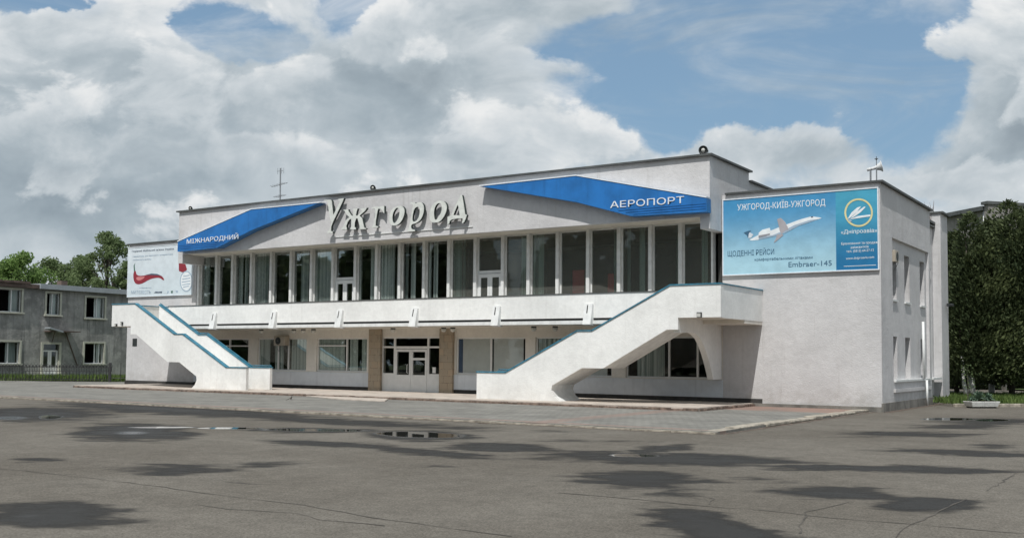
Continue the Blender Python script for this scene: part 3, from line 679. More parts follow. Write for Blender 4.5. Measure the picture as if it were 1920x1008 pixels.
# city name in separate raised letters
def px(org, sc_, pts): return [(org[0]+p[0]/sc_, org[1]+p[1]/sc_) for p in pts]
A_, B_, C_, Z_ = ((600, 360), 11.2), ((690, 360), 11.2), ((785, 355), 11.2), ((590, 350), 6.1935)
LET = [('letter_u', A_, [(85,165),(230,160),(250,195),(262,330),(280,480),(350,340),(430,170),(380,160),(378,148),(500,128),(480,190),(395,370),(275,620),(235,720),(232,815),(268,828),(266,860),(150,862),(158,838),(195,790),(225,690),(240,630),(212,560),(190,430),(175,330),(160,215),(140,190),(85,185)], None),
 ('letter_zhe', A_, [(480,370),(592,362),(600,400),(660,490),(690,500),(700,400),(690,352),(790,345),(770,400),(755,490),(780,495),(860,420),(880,385),(850,350),(985,328),(950,390),(830,495),(885,545),(905,640),(930,745),(970,760),(965,775),(830,780),(828,700),(800,600),(790,555),(760,550),(730,640),(725,730),(755,755),(750,782),(635,785),(640,755),(655,720),(655,560),(620,575),(580,630),(550,720),(565,765),(560,785),(440,790),(445,765),(490,720),(545,590),(580,550),(620,535),(560,470),(520,400)], None),
 ('letter_he', B_, [(75,318),(340,288),(342,450),(325,435),(300,385),(262,352),(215,350),(200,400),(165,600),(160,705),(215,722),(212,745),(80,742),(88,718),(110,690),(135,560),(150,400),(150,355),(80,350)], None),
 ('letter_o', B_, [(640,285),(720,290),(765,350),(770,430),(740,540),(680,640),(600,700),(530,705),(470,670),(440,600),(445,500),(480,400),(540,320)], [(610,320),(655,350),(665,420),(650,520),(600,610),(560,655),(530,640),(512,580),(515,480),(545,390)]),
 ('letter_er', Z_, [(1105,183),(1165,178),(1172,200),(1200,178),(1240,180),(1265,210),(1272,270),(1250,350),(1215,400),(1165,428),(1125,435),(1118,470),(1128,492),(1168,500),(1166,518),(1072,522),(1075,503),(1095,480),(1108,400),(1125,300),(1140,215),(1135,200),(1105,198)], [(1180,235),(1205,232),(1222,265),(1215,340),(1185,395),(1150,408),(1133,390),(1140,320),(1155,260)]),
 ('letter_o', C_, [(450,235),(530,245),(580,300),(595,380),(575,480),(520,590),(440,680),(360,700),(270,690),(230,620),(225,520),(250,400),(300,310),(370,250)], [(430,285),(470,300),(485,370),(480,460),(430,560),(375,640),(340,635),(325,570),(320,470),(340,370),(380,305)]),
 ('letter_de', C_, [(880,115),(910,120),(925,180),(960,400),(975,520),(1010,530),(1005,560),(985,620),(950,690),(920,712),(905,700),(925,640),(920,605),(820,610),(700,630),(655,660),(640,720),(600,735),(605,640),(605,575),(680,545),(720,440),(820,240),(850,180)], [(820,320),(845,400),(860,545),(730,540),(760,460)])]
from mathutils.geometry import tessellate_polygon
def smooth_poly(P, n=1):
    for _ in range(n):
        Q = []
        for i in range(len(P)):
            a, b = P[i], P[(i+1) % len(P)]; Q += [(a[0]*.75+b[0]*.25, a[1]*.75+b[1]*.25), (a[0]*.25+b[0]*.75, a[1]*.25+b[1]*.75)]
        P = Q
    return P
nm = root('city_name_sign', (-29.1, 34.8, 7.0), 'large raised pale letters spelling Ужгород across the middle of the upper front', 'building sign')
yL = 34.54
for (name, (org, k), outer, inner) in LET:
    rings = [smooth_poly(outer, 2 if inner and name != 'letter_de' else 0)]
    if inner: rings.append(smooth_poly(inner, 0 if name == 'letter_de' else 2))
    rings = [[(lambda w: (w.x, w.z))(ony(*px(org, k, [p])[0], yL)) for p in r] for r in rings]
    flat = [p for r in rings for p in r]; n = len(flat)
    tri = tessellate_polygon([[Vector((p[0], p[1], 0)) for p in r] for r in rings])
    m = MB(); m.v = [(p[0], yL, p[1]) for p in flat]+[(p[0], yL+.13, p[1]) for p in flat]
    for t in tri: m.f.append(list(t)); m.mi.append(0)
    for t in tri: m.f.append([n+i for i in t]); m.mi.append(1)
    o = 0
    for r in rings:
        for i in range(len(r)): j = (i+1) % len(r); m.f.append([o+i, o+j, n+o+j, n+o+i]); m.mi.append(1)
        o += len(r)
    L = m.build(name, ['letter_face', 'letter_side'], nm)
    c = rings[0]; xa = sum(p[0] for p in c)/len(c); za = sum(p[1] for p in c)/len(c)
MB().box(-33.0, -25.0, 34.765, 34.795, 7.16, 7.20).build('mounting_rail', 'concrete_white', nm)

# advertising boards on the wings
def board(x0, x1, z0, z1, y, label, name='billboard'):
    t = root(name, ((x0+x1)/2, YW, z0), label, 'billboard'); f = .035
    m = MB(); m.box(x0-f, x1+f, y, YW-.002, z0-f, z0); m.box(x0-f, x1+f, y, YW-.002, z1, z1+f); m.box(x0-f, x0, y, YW-.002, z0, z1); m.box(x1, x1+f, y, YW-.002, z0, z1)
    m.build('frame', 'sign_white', t); return t
def print_mat(name, top, bot, z0, z1, rough=.35):
    m, N, p, o = new_mat(name); P = geo_pos(N); z = N.sep(P)[2]
    c = N.mix(N.ss(z, z0, z1), bot, top)
    N.set(p.inputs['Base Color'], N.vm('SCALE', c, N.ss(N.noise(P, 2, 4, .6), .3, .7, .93, 1.05))); p.inputs['Roughness'].default_value = rough
    b = N.node('ShaderNodeBump'); b.inputs['Strength'].default_value = .35; b.inputs['Distance'].default_value = .05; N.set(b.inputs['Height'], N.noise(P, 1.6, 4, .55)); N.l.new(b.outputs[0], p.inputs['Normal'])
    MT[name] = m
print_mat('print_sky', (.06, .28, .52), (.40, .63, .73), 4.9, 7.5); print_mat('print_blue', (.07, .36, .52), (.02, .17, .36), 5.0, 7.4); print_mat('print_pale', (.68, .74, .78), (.64, .72, .76), 4.9, 7.6)
for k, c in dict(ink_white=(.8, .84, .86), ink_navy=(.05, .13, .22), ink_grey=(.30, .30, .33), ink_dark=(.07, .10, .15), ink_mid=(.35, .45, .55), ink_gold=(.72, .66, .34), ink_red=(.28, .025, .04), ink_pink=(.62, .22, .22), ink_soft=(.40, .38, .40), ink_green=(.07, .16, .12), ink_light=(.66, .72, .78)).items(): MT[k] = plain(k, c, .45, var=.08)
RB = board(-14.40, -8.86, 4.84, 7.60, 35.90, 'blue airline billboard with climbing jet on the right wing')
MB().box(-14.40, -10.27, 35.92, YW-.003, 4.84, 7.60).build('print', 'print_sky', RB)
MB().box(-10.27, -8.86, 35.92, YW-.003, 4.84, 7.60).build('print', 'print_blue', RB)
YB = 35.917
def flat(parent, name, mat, org, k, pts, y, layer=1, sm=0):
    P = [(lambda w: (w.x, w.z))(ony(*px(org, k, [p])[0], y)) for p in smooth_poly(pts, sm)]
    return MB().prism(P, lambda p, d: (p[0], d, p[1]), y-.003*layer, y+.0008).build(name, mat, parent)
J = ((1380, 390), 10.105)
jet = [('fuselage', 'ink_white', [(250,600),(330,560),(440,500),(650,430),(800,370),(960,310),(1200,220),(1400,165),(1450,160),(1570,175),(1625,188),(1560,212),(1400,265),(1200,330),(1050,410),(930,470),(780,520),(600,560),(430,600),(300,615)], 1),
 ('belly_shade', 'ink_mid', [(1560,205),(1400,225),(1100,325),(900,430),(700,510),(430,560),(430,600),(600,560),(780,520),(930,470),(1050,410),(1200,330),(1400,265)], 2),
 ('wing', 'ink_soft', [(780,210),(850,185),(930,260),(1000,400),(930,430),(860,490),(830,430),(810,330)], 3), ('wing', 'ink_soft', [(780,500),(870,490),(900,510),(830,570),(760,630),(715,655),(750,590)], 3),
 ('engine', 'ink_white', [(430,470),(500,410),(640,375),(655,430),(640,480),(520,510),(430,520)], 3), ('engine_shade', 'ink_grey', [(430,520),(640,480),(650,500),(560,530),(430,560)], 4),
 ('tail_fin', 'ink_light', [(245,450),(330,500),(290,560),(235,570)], 3), ('tailplane', 'ink_navy', [(150,465),(240,430),(285,430),(250,470),(230,555),(205,500)], 4), ('cockpit', 'ink_dark', [(1420,165),(1450,155),(1465,170),(1430,180)], 4)]
for (n, mt, pts, l) in jet: flat(RB, n, mt, *J, pts, YB, l)
def line(t, body, x0, z, x1, size, mat, y=YB, slope=0., nm='lettering', bold=0.):
    return add_text(body, size, lambda p, d: (x0+p[0], y-d, z+p[1]+slope*p[0]), mat, t, name=nm, width=x1-x0, bold=bold*size, depth=.004)
def lpx(t, body, u0, v0, u1, v1, h, mat, y=YB, bold=0.):     # baseline from (u0,v0) to (u1,v1), capital height h pixels
    a, b, c = ony(u0, v0, y), ony(u1, v1, y), ony(u0, v0-h, y)
    return line(t, body, a.x, a.z, b.x, (c.z-a.z)/.73, mat, y, (b.z-a.z)/(b.x-a.x), bold=bold)
lpx(RB, 'УЖГОРОД-КИЇВ-УЖГОРОД', 1382.5, 394.5, 1547.5, 385, 11.5, 'ink_white', bold=.014)
lpx(RB, 'ЩОДЕННІ РЕЙСИ', 1364.5, 480.5, 1451.5, 476.5, 10, 'ink_navy', bold=.004)
lpx(RB, 'комфортабельними літаками', 1415, 489, 1523.5, 484.5, 5.2, 'ink_navy')
lpx(RB, 'Embraer-145', 1478.5, 500.5, 1559.5, 497.5, 10, 'ink_navy', bold=.01)
lpx(RB, '«Дніпроавіа»', 1577, 438.5, 1644.5, 435, 7.5, 'ink_white', bold=.012)
lpx(RB, 'Бронювання та продаж', 1577.5, 459, 1646, 456, 4.6, 'ink_white', bold=.01)
lpx(RB, 'авіаквитків', 1595, 466, 1628.5, 464, 4.6, 'ink_white', bold=.01)
lpx(RB, 'тел. (0312) 64-27-12', 1587, 473.5, 1638.5, 470.5, 4.8, 'ink_white', bold=.01)
lpx(RB, 'www.dniproavia.com', 1586, 486.5, 1639, 483.5, 4.6, 'ink_white', bold=.01)
E_ = ((1560, 350), 6.3)
c = (315, 306); ring = [(c[0]+168*math.cos(i*math.pi/24), c[1]+168*math.sin(i*math.pi/24)) for i in range(48)]; ring2 = [(c[0]+147*math.cos(i*math.pi/24), c[1]+147*math.sin(i*math.pi/24)) for i in range(48)]
m = MB(); W1 = [ony(*px(*E_, [p])[0], YB) for p in ring]; W2 = [ony(*px(*E_, [p])[0], YB) for p in ring2]
for i in range(48):
    j = (i+1) % 48; m.add([(w.x, YB-.006, w.z) for w in (W1[i], W1[j], W2[j], W2[i])], [(0, 1, 2, 3)])
m.build('emblem_ring', 'ink_gold', RB)
for pts in ([(180,390),(230,305),(300,245),(345,232),(300,290),(240,345)], [(212,380),(290,300),(380,235),(398,240),(340,300),(270,350)], [(208,388),(300,347),(455,328),(452,350),(300,372)]):
    flat(RB, 'emblem_wing', 'ink_white', *E_, pts, YB, 2)
flat(RB, 'emblem_shade', 'ink_mid', *E_, [(185,385),(215,385),(240,410),(215,415),(190,400)], YB, 3)
flat(RB, 'stripe', 'ink_white', *E_, [(140,936),(520,920),(520,926),(140,942)], YB, 1)
flat(RB, 'stripe', 'ink_light', *E_, [(60,985),(545,968),(545,978),(60,995)], YB, 1)

LB = board(-49.40, -44.0, 4.92, 7.62, 35.90, 'pale blue billboard with a red chilli pepper on the left wing')
MB().box(-49.40, -44.0, 35.92, YW-.003, 4.92, 7.62).build('print', 'print_pale', LB)
G = ((230, 440), 7.753)
flat(LB, 'pepper', 'ink_red', *G, [(152,600),(165,525),(190,520),(198,575),(240,598),(330,590),(420,562),(500,568),(570,598),(608,652),(590,662),(540,622),(460,627),(380,652),(300,702),(220,724),(168,692)], YB, 1, sm=1)
flat(LB, 'pepper_highlight', 'ink_pink', *G, [(200,612),(260,612),(330,604),(300,640),(240,668),(200,650)], YB, 2, sm=1)
flat(LB, 'pepper_shade', 'ink_dark', *G, [(330,585),(420,562),(500,568),(570,598),(500,588),(420,585)], YB, 2)
flat(LB, 'pepper_stem', 'ink_green', *G, [(165,530),(160,450),(182,408),(174,450),(182,525)], YB, 2)
flat(LB, 'red_shape', 'ink_red', *G, [(815,405),(905,400),(935,505),(895,548),(860,542),(818,525)], YB, 1)
C0 = (925, 675)
flat(LB, 'badge_rim', 'ink_mid', *G, [(C0[0]+92*math.cos(i*math.pi/16), C0[1]+150*math.sin(i*math.pi/16)) for i in range(32)], YB, 2)
flat(LB, 'badge', 'ink_white', *G, [(C0[0]+80*math.cos(i*math.pi/16), C0[1]+135*math.sin(i*math.pi/16)) for i in range(32)], YB, 3)
for i, (v, a, b) in enumerate(((598, 885, 975), (640, 870, 985), (682, 862, 985), (722, 866, 982), (755, 880, 965))):
    flat(LB, 'badge_line', 'ink_mid', *G, [(a, v), (b, v-18), (b, v-6), (a, v+12)], YB, 4)
lpx(LB, 'Порівняй Мобільний зв’язок України', 247.5, 473, 326, 468, 3.6, 'ink_dark', bold=.02)
lpx(LB, 'переходь до єдиного оператора', 249, 482, 324, 477.5, 2.6, 'ink_mid')
lpx(LB, 'мобільного зв’язку', 249, 488.5, 284, 486.5, 2.4, 'ink_mid')
lpx(LB, 'МИТЄВІСТЬ', 246, 550.5, 283, 550.2, 6, 'ink_mid')
lpx(LB, 'оператор', 261, 540.5, 284, 540, 2.2, 'ink_mid')
K = ((240, 530), 19.2)
for pts, mm in (([(935,365),(1000,310),(1100,325),(1225,305),(1225,365)], 'ink_dark'), ([(1405,375),(1440,270),(1465,330),(1440,375)], 'ink_mid'), ([(1545,290),(1615,280),(1610,370),(1550,370)], 'ink_green'), ([(1710,280),(1805,285),(1780,345),(1735,345)], 'ink_mid')): flat(LB, 'small_mark', mm, *K, pts, YB, 1)

# floodlights on the roof edge
def floodlight(x, y, z, r, label, aim=(0.25, -1, -.15)):
    t = root('floodlight', (x, y, z), label, 'floodlight', 'round floodlights on the roof edge'); a = Vector(aim).normalized()
    c = Vector((x, y, z+r*1.15))
    MB().lathe([(0, .9*r), (.55*r, .8*r), (.9*r, .25*r), (r, -.1*r), (r, -.22*r), (.88*r, -.22*r), (.5*r, .25*r), (.0, .35*r)], c, -a).build('housing', 'dark_metal', t, smooth=True)
    MB().lathe([(.42*r, 0), (.36*r, .1*r), (.05*r, .16*r), (0, .16*r)], c+a*.2*r, a).build('lens', 'lamp_glass', t, smooth=True)
    MB().tube([(x-.75*r, y+.1, z), (x-1.05*r, y+.02, z+r*1.1)], .015, 6).tube([(x+.75*r, y+.1, z), (x+1.05*r, y+.02, z+r*1.1)], .015, 6).box(x-.8*r, x+.8*r, y+.06, y+.14, z, z+.03).build('mount', 'dark_metal', t)
floodlight(-14.80, 35.0, 9.17, .17, 'large round floodlight above the right end of the fascia')
floodlight(-30.72, 35.0, 9.17, .13, 'dark round floodlight on the roof above the city name')
floodlight(-43.15, 35.0, 9.17, .11, 'small dark floodlight above the left end of the fascia')
# horn loudspeaker and its mast
h = root('horn_loudspeaker', (-9.08, 36.5, 7.6), 'pale horn loudspeaker on posts above the right roof corner', 'loudspeaker')
MB().tube([(-9.22, 36.5, 7.6), (-9.22, 36.5, 8.38)], .03, 8).tube([(-9.26, 36.62, 7.6), (-9.26, 36.62, 8.3)], .025, 8).tube([(-9.02, 36.5, 7.6), (-9.02, 36.5, 8.42)], .022, 8).build('post', 'metal', h)
MB().lathe([(.0, 0), (.05, .0), (.06, .16), (.09, .2), (.13, .30), (.18, .36), (.20, .37), (.19, .38), (.12, .32), (.03, .1)], (-9.22, 36.5, 8.38), (.93, .3, .22)).build('horn', 'horn', h, smooth=True)
MB().tube([(-9.34, 36.5, 8.36), (-9.12, 36.52, 8.40)], .055, 10).build('driver_unit', 'horn', h, smooth=True)
MB().tube([(-9.02, 36.5, 8.4), (-9.02, 36.5, 8.80)], .012, 6).tube([(-9.08, 36.5, 8.72), (-8.96, 36.5, 8.72)], .012, 6).lathe([(.0, -.04), (.035, 0), (0, .04)], (-9.02, 36.5, 8.7)).build('lightning_rod', 'dark_metal', h)
# antenna
an = root('roof_antenna', (-40.15, 38.4, 8.9), 'thin television antenna mast on the left roof', 'antenna')
MB().tube([(-40.15, 38.4, 8.9), (-40.2, 38.4, 11.65)], .035, 8).build('mast', 'metal', an)
m = MB().tube([(-40.75, 38.3, 10.68), (-39.75, 38.5, 10.85)], .014, 6)
for k in range(6): x = -40.7+k*.17; m.tube([(x, 38.15, 10.72+k*.02), (x, 38.55, 10.72+k*.02)], .008, 5)
m.build('yagi_element', 'metal', an)
m = MB().tube([(-40.45, 38.4, 11.5), (-40.0, 38.4, 11.5)], .012, 6)
for x in (-40.4, -40.1, -39.95): m.tube([(x, 38.4, 11.35), (x, 38.4, 11.66)], .01, 5)
m.build('yagi_element', 'metal', an)
m = MB().tube([(-40.5, 38.25, 10.1), (-39.85, 38.5, 10.2)], .012, 6)
for k in range(5): x = -40.45+k*.13; m.tube([(x, 38.15, 10.12+k*.02), (x, 38.6, 10.12+k*.02)], .008, 5)
m.build('yagi_element', 'metal', an)
m = MB().tube([(-41.1, 38.4, 9.45), (-39.4, 38.4, 9.5)], .012, 6)
for x in (-41.05, -40.0, -39.45): m.tube([(x, 38.4, 9.35), (x, 38.4, 9.95)], .016, 6)
m.build('guy_rod', 'metal', an)
# satellite dish at the rear right roof
dd = root('satellite_dish', (-9.6, 45.4, 7.42), 'small grey satellite dish on the low rear roof at right', 'satellite dish')
MB().tube([(-9.6, 45.4, 7.42), (-9.6, 45.4, 7.95)], .03).build('post', 'metal', dd)
MB().lathe([(0, 0), (.15, .015), (.28, .06), (.36, .11), (.36, .12), (.28, .07), (.15, .025), (0, .01)], (-9.6, 45.35, 8.1), (-.8, -.45, .35)).build('dish', 'horn', dd, smooth=True)
# dry plants growing on the low rear roof
m = MB()
for k in range(60):
    x, y = random.uniform(-9.5, -9.05), random.uniform(44.2, 46.6); z = 7.42 if y < 46 else 8.05; m.tube([(x, y, z), (x+random.uniform(-.12, .12), y+random.uniform(-.12, .12), z+random.uniform(.2, .55))], [.01, .004], 4)
tag(m.build('roof_weeds', 'brown'), 'dry twiggy weeds growing on the low rear roof', 'weeds', kind='stuff')
# air conditioners
def ac_unit(x, y, z, w, hgt, d, label, side=False):
    t = root('air_conditioner', (x, y, z), label, 'air conditioner')
    if side:
        MB().box(x, x+d, y-w/2, y+w/2, z, z+hgt).build('casing', 'ac', t, bevel=.012); fc = Vector((x+d+.003, y+.04, z+hgt/2)); ax = (1, 0, 0)
    else:
        MB().box(x-w/2, x+w/2, y-d, y, z, z+hgt).build('casing', 'ac', t, bevel=.012); fc = Vector((x-w*.12, y-d-.003, z+hgt/2)); ax = (0, -1, 0)
    MB().lathe([(hgt*.40, 0), (hgt*.36, .006), (0.02, .006)], fc, ax).build('fan_grille', 'dark_metal', t)
    m = MB()
    for e in (-1, 1):
        if side: m.tube([(x+.01, y+e*w*.35, z-.25), (x+.01, y+e*w*.35, z), (x+d, y+e*w*.35, z-.01), (x+.01, y+e*w*.35, z-.25)], .012, 5)
        else: m.tube([(x+e*w*.35, y-.01, z-.3), (x+e*w*.35, y-.01, z), (x+e*w*.35, y-d, z-.01), (x+e*w*.35, y-.01, z-.3)], .012, 5)
    m.build('wall_bracket', 'metal', t); return t
ac_unit(-37.2, 35.98, 2.22, .78, .46, .28, 'beige air conditioner hung over the ground floor window left of the entrance')
ac_unit(-8.9, 38.2, 5.25, .5, .42, .14, 'beige air conditioner high on the right side wall, at its front upper window', True)
# lamps
def dome_lamp(x, y, z, label, r=.13):
    t = root('ceiling_lamp', (x, y, z-.2), label, 'ceiling lamp', 'dome lamps under the gallery')
    MB().lathe([(r*.8, 0), (r*.85, -.05), (r*.3, -.055)], (x, y, z)).build('base', 'dark_metal', t)
    MB().lathe([(r*.75, -.05), (r*.9, -.09), (r*.7, -.16), (r*.3, -.19), (0, -.195)], (x, y, z)).build('globe', 'lamp_glass', t, smooth=True); return t
for (u, lab) in ((490, 'dome lamp under the gallery above the window with the air conditioner'), (551, 'leftmost of three dome lamps close together under the gallery'), (569, 'middle of three dome lamps close together under the gallery'), (588, 'rightmost of three dome lamps close together under the gallery'), (737, 'dome lamp under the gallery above the entrance door'), (832, 'left of two dome lamps by the stone pillar right of the entrance'), (849, 'right of two dome lamps by the stone pillar right of the entrance'), (1001, 'left of two dome lamps under the gallery above the grey blinds'), (1041, 'right of two dome lamps under the gallery, nearest the right staircase')):
    p = ony(u, 612, 34.9); dome_lamp(p.x, 34.9, 2.978, lab)
def box_lamp(u, v, label, w=.16, hh=.18):
    p = ony(u, v, 32.0); t = root('wall_lamp', (p.x, 32.06, p.z-hh/2), label, 'wall lamp')
    MB().box(p.x-w/2, p.x+w/2, 31.96, 32.058, p.z-hh/2, p.z+hh/2).build('housing', 'dark_metal', t, bevel=.01); MB().box(p.x-w*.4, p.x+w*.4, 31.945, 31.958, p.z-hh*.38, p.z+hh*.3).build('lens', 'lamp_glass', t)
box_lamp(1311, 590, 'small dark lamp low on the right stair landing')
box_lamp(217, 609, 'left of two small lamps under the left stair landing', .13, .13); box_lamp(228, 606, 'right of two small lamps under the left stair landing', .12, .16)
# ------------------------------------------------------------------ ground
WET_AND_SHADOW = [(100,962,150,26,0,1.),(60,862,75,5,0,.7),(330,879,130,12,0,.8),(500,870,95,7,-.02,.6),(250,808,120,17,0,1.),(70,775,150,15,0,.9),(330,768,330,10,.05,.9),(640,790,330,8,.05,.75),(930,838,110,10,.02,1.),
       (1250,859,280,12,.03,1.),(1640,878,300,7,.02,.9),(1240,841,75,8,-.12,.9),(620,832,190,7,.05,.8),(800,847,150,9,.08,.8),(1200,898,140,17,.03,.95),(1270,925,70,8,0,.7),(1580,924,160,13,.06,.9),(1730,946,110,17,0,.95),
       (1330,988,150,36,.25,1.),(1480,1030,160,26,.1,1.),(1700,813,160,7,0,.75),(1800,799,150,6,0,.7),(1860,852,210,5,.02,.8),(1760,845,160,6,.02,.7),(1860,790,120,9,0,.8),(1030,808,90,5,0,.5),(1120,826,150,5,.01,.5),
       (790,815,110,11,.02,1.),(590,806,150,5,.01,.9),(1190,853,70,7,0,.9),(1420,898,110,6,.05,.5),(820,874,70,3,0,.5),(1000,770,30,3,0,.3),(480,905,60,3,.08,.5),(1860,836,60,7,0,.6),(140,910,120,4,.05,.45)]  # damp asphalt patches, with one cast shadow painted in near the right edge
PUD = [(785,814,84,5.5,.03,1.),(590,805.5,110,2.6,.01,.9),(430,802,60,1.8,0,1.),(305,800.5,70,1.8,0,.8),(245,811,62,8,0,.47),(20,783,70,7,0,.49),(95,781,24,4,0,.9),(1188,853,44,3.2,.02,1.),(1780,785,55,2.6,0,.9),(1858,787,34,2.6,0,.9),(50,966,90,13,0,.40),(930,793.5,36,1.6,.02,1.)]
def asphalt():
    m, N, p, o = new_mat('asphalt'); P = geo_pos(N); q = N.sep(P); P2 = N.comb(q[0], q[1], 0.)
    big = N.noise(P2, .18, 5, .6, dim='2D'); med = N.noise(P2, 1.3, 6, .65, dim='2D'); fine = N.noise(P2, 34, 4, .7, dim='2D'); grit = N.noise(P2, 140, 2, .6, dim='2D')
    wob = N.vm('SCALE', N.vm('SUBTRACT', N.noise(P2, .9, 6, .68, col=True, dim='2D'), (.5, .5, .5)), 1.0)
    Pd = N.vm('ADD', P2, wob)
    def field(L, src):
        tot = 0.
        for (u, v, du, dv, tl, amp) in L:
            c = onz(u, v, 0); a = onz(u+du, v+tl*du, 0)-c; b = onz(u, v-dv, 0)-onz(u, v+dv, 0); b *= .5
            det = a.x*b.y-a.y*b.x; i11, i12, i21, i22 = b.y/det, -b.x/det, -a.y/det, a.x/det
            r = N.vm('SUBTRACT', src, (c.x, c.y, 0)); X = N.vm('DOT_PRODUCT', r, (i11, i12, 0)); Y = N.vm('DOT_PRODUCT', r, (i21, i22, 0))
            g = N.m('MULTIPLY_ADD', X, X, N.m('MULTIPLY', Y, Y)); g = N.m('POWER', math.exp(-.8), g); tot = N.m('MAXIMUM', N.m('MULTIPLY', g, amp), tot)
        return tot
    st = N.noise(N.comb(N.m('MULTIPLY', N.vm('DOT_PRODUCT', P2, (rgt.x, rgt.y, 0)), .55), N.m('MULTIPLY', N.vm('DOT_PRODUCT', P2, (-rgt.y, rgt.x, 0)), 1.5), 0.), 1.15, 8, .66, dim='2D')
    w0 = N.m('ADD', field(WET_AND_SHADOW, Pd), N.m('MULTIPLY', N.m('SUBTRACT', st, .5), 1.05)); w0 = N.m('ADD', w0, N.m('MULTIPLY', N.m('SUBTRACT', fine, .5), .34)); wet_and_shadow = N.ss(w0, .33, .66)
    p0 = field(PUD, N.vm('ADD', P2, N.vm('SCALE', wob, .35))); pud = N.ss(p0, .36, .54)
    dry = N.mix(N.ss(big, .3, .7), (.130, .117, .099), (.162, .148, .127))
    dry = N.vm('SCALE', dry, N.m('MULTIPLY', N.ss(fine, .3, .7, .72, 1.26), N.ss(grit, .3, .7, .74, 1.24)))
    dry = N.vm('SCALE', dry, N.m('MULTIPLY', N.ss(med, .3, .72, 1.07, .92), N.ss(N.noise(P2, 7, 5, .7, dim='2D'), .3, .7, .90, 1.10)))
    c = N.mix(N.m('MULTIPLY', wet_and_shadow, .86), dry, (.019, .019, .019)); c = N.mix(pud, c, (.030, .030, .028))
    N.set(p.inputs['Base Color'], c)
    r = N.m('SUBTRACT', .93, N.m('MULTIPLY', wet_and_shadow, N.ss(w0, .45, .95, .15, .42))); r = N.m('MULTIPLY', r, N.m('SUBTRACT', 1., pud)); N.set(p.inputs['Roughness'], N.m('ADD', r, .012))
    N.set(p.inputs['Specular IOR Level'], N.m('MULTIPLY_ADD', pud, .40, .10))
    b = N.node('ShaderNodeBump'); b.inputs['Distance'].default_value = .012; N.set(b.inputs['Strength'], N.m('MULTIPLY', N.m('SUBTRACT', 1., pud), .55)); N.set(b.inputs['Height'], N.m('ADD', fine, grit)); N.l.new(b.outputs[0], p.inputs['Normal'])
    MT['asphalt'] = m
asphalt()
def paving():
    m, N, p, o = new_mat('paving'); P = geo_pos(N); q = N.sep(P); P2 = N.comb(q[0], q[1], 0.)
    v = N.node('ShaderNodeTexBrick'); N.set(v.inputs['Vector'], P2); v.inputs['Scale'].default_value = 1.; v.inputs['Brick Width'].default_value = .25; v.inputs['Row Height'].default_value = .25; v.inputs['Mortar Size'].default_value = .008
    v.inputs['Color1'].default_value = (.208, .200, .178, 1); v.inputs['Color2'].default_value = (.170, .164, .147, 1); v.inputs['Mortar'].default_value = (.10, .095, .08, 1)
    n = N.noise(P2, .7, 6, .62, dim='2D'); c = N.vm('SCALE', v.outputs[0], N.ss(n, .3, .7, .82, 1.15))
    # red bands of tile, one along the kerb side and one by the right wing
    red = N.m('MULTIPLY', N.ss(q[0], -14.2, -13.4), N.ss(q[1], 32.6, 33.4)); r2 = N.ss(N.m('ABSOLUTE', N.m('SUBTRACT', N.m('ADD', q[0], 14.2), N.m('MULTIPLY', N.m('SUBTRACT', q[1], 31.), .0))), .42, .3)
    r3 = N.ss(N.m('ABSOLUTE', N.m('SUBTRACT', q[1], 22.95)), .22, .16)
    f = N.m('MAXIMUM', N.m('MAXIMUM', red, N.m('MULTIPLY', r2, .6)), N.m('MULTIPLY', r3, .7))
    c = N.mix(N.m('MULTIPLY', f, N.ss(n, .25, .6, .3, .85)), c, (.26, .16, .125)); N.set(p.inputs['Base Color'], c); p.inputs['Roughness'].default_value = .9
    b = N.node('ShaderNodeBump'); b.inputs['Strength'].default_value = .5; b.inputs['Distance'].default_value = .01; N.set(b.inputs['Height'], N.m('ADD', v.outputs['Fac'], N.noise(P2, 30, 3, .6, dim='2D'))); b.invert = True; N.l.new(b.outputs[0], p.inputs['Normal'])
    MT['paving'] = m
paving()
MT['platform'] = plain('platform', (.46, .40, .345), .85, var=.22, scale=2.2, bump=.3)
MT['platform_edge'] = plain('platform_edge', (.20, .145, .115), .95, var=.55, scale=5, bump=.7, bscale=9)
MT['kerb'] = plain('kerb', (.34, .305, .25), .95, var=.45, scale=4, bump=.8, bscale=10)
MT['kerb_soil'] = plain('kerb_soil', (.12, .09, .07), .95, var=.6, scale=5, bump=.5)
MT['crack'] = plain('crack', (.08, .071, .06), .95, var=.4)
MT['ground'] = plain('ground', (.07, .09, .035), 1., var=.4, scale=.3)
MT['lawn'] = plain('lawn', (.065, .10, .028), 1., var=.4, scale=1.5)
def S(o): return tag(o, kind='structure')
S(MB().add([(-600, -100, -.05), (500, -100, -.05), (500, 900, -.05), (-600, 900, -.05)], [(0, 1, 2, 3)]).build('ground', 'ground'))
S(MB().add([(-150, -40, 0), (90, -40, 0), (90, 75, 0), (-150, 75, 0)], [(0, 1, 2, 3)]).build('asphalt', 'asphalt'))
S(MB().box(-68, -9.22, 22.62, 36.6, -.04, .06).build('pavement', 'paving'))
m = MB(); x = -68.
while x < -9.3:
    w = random.uniform(.9, 1.1); j = random.uniform(-.015, .015); m.box(x, min(x+w, -9.2)-.012, 22.46+j, 22.615, -.04, .048+random.uniform(-.012, .01)); x += w
S(m.build('kerb', 'kerb'))
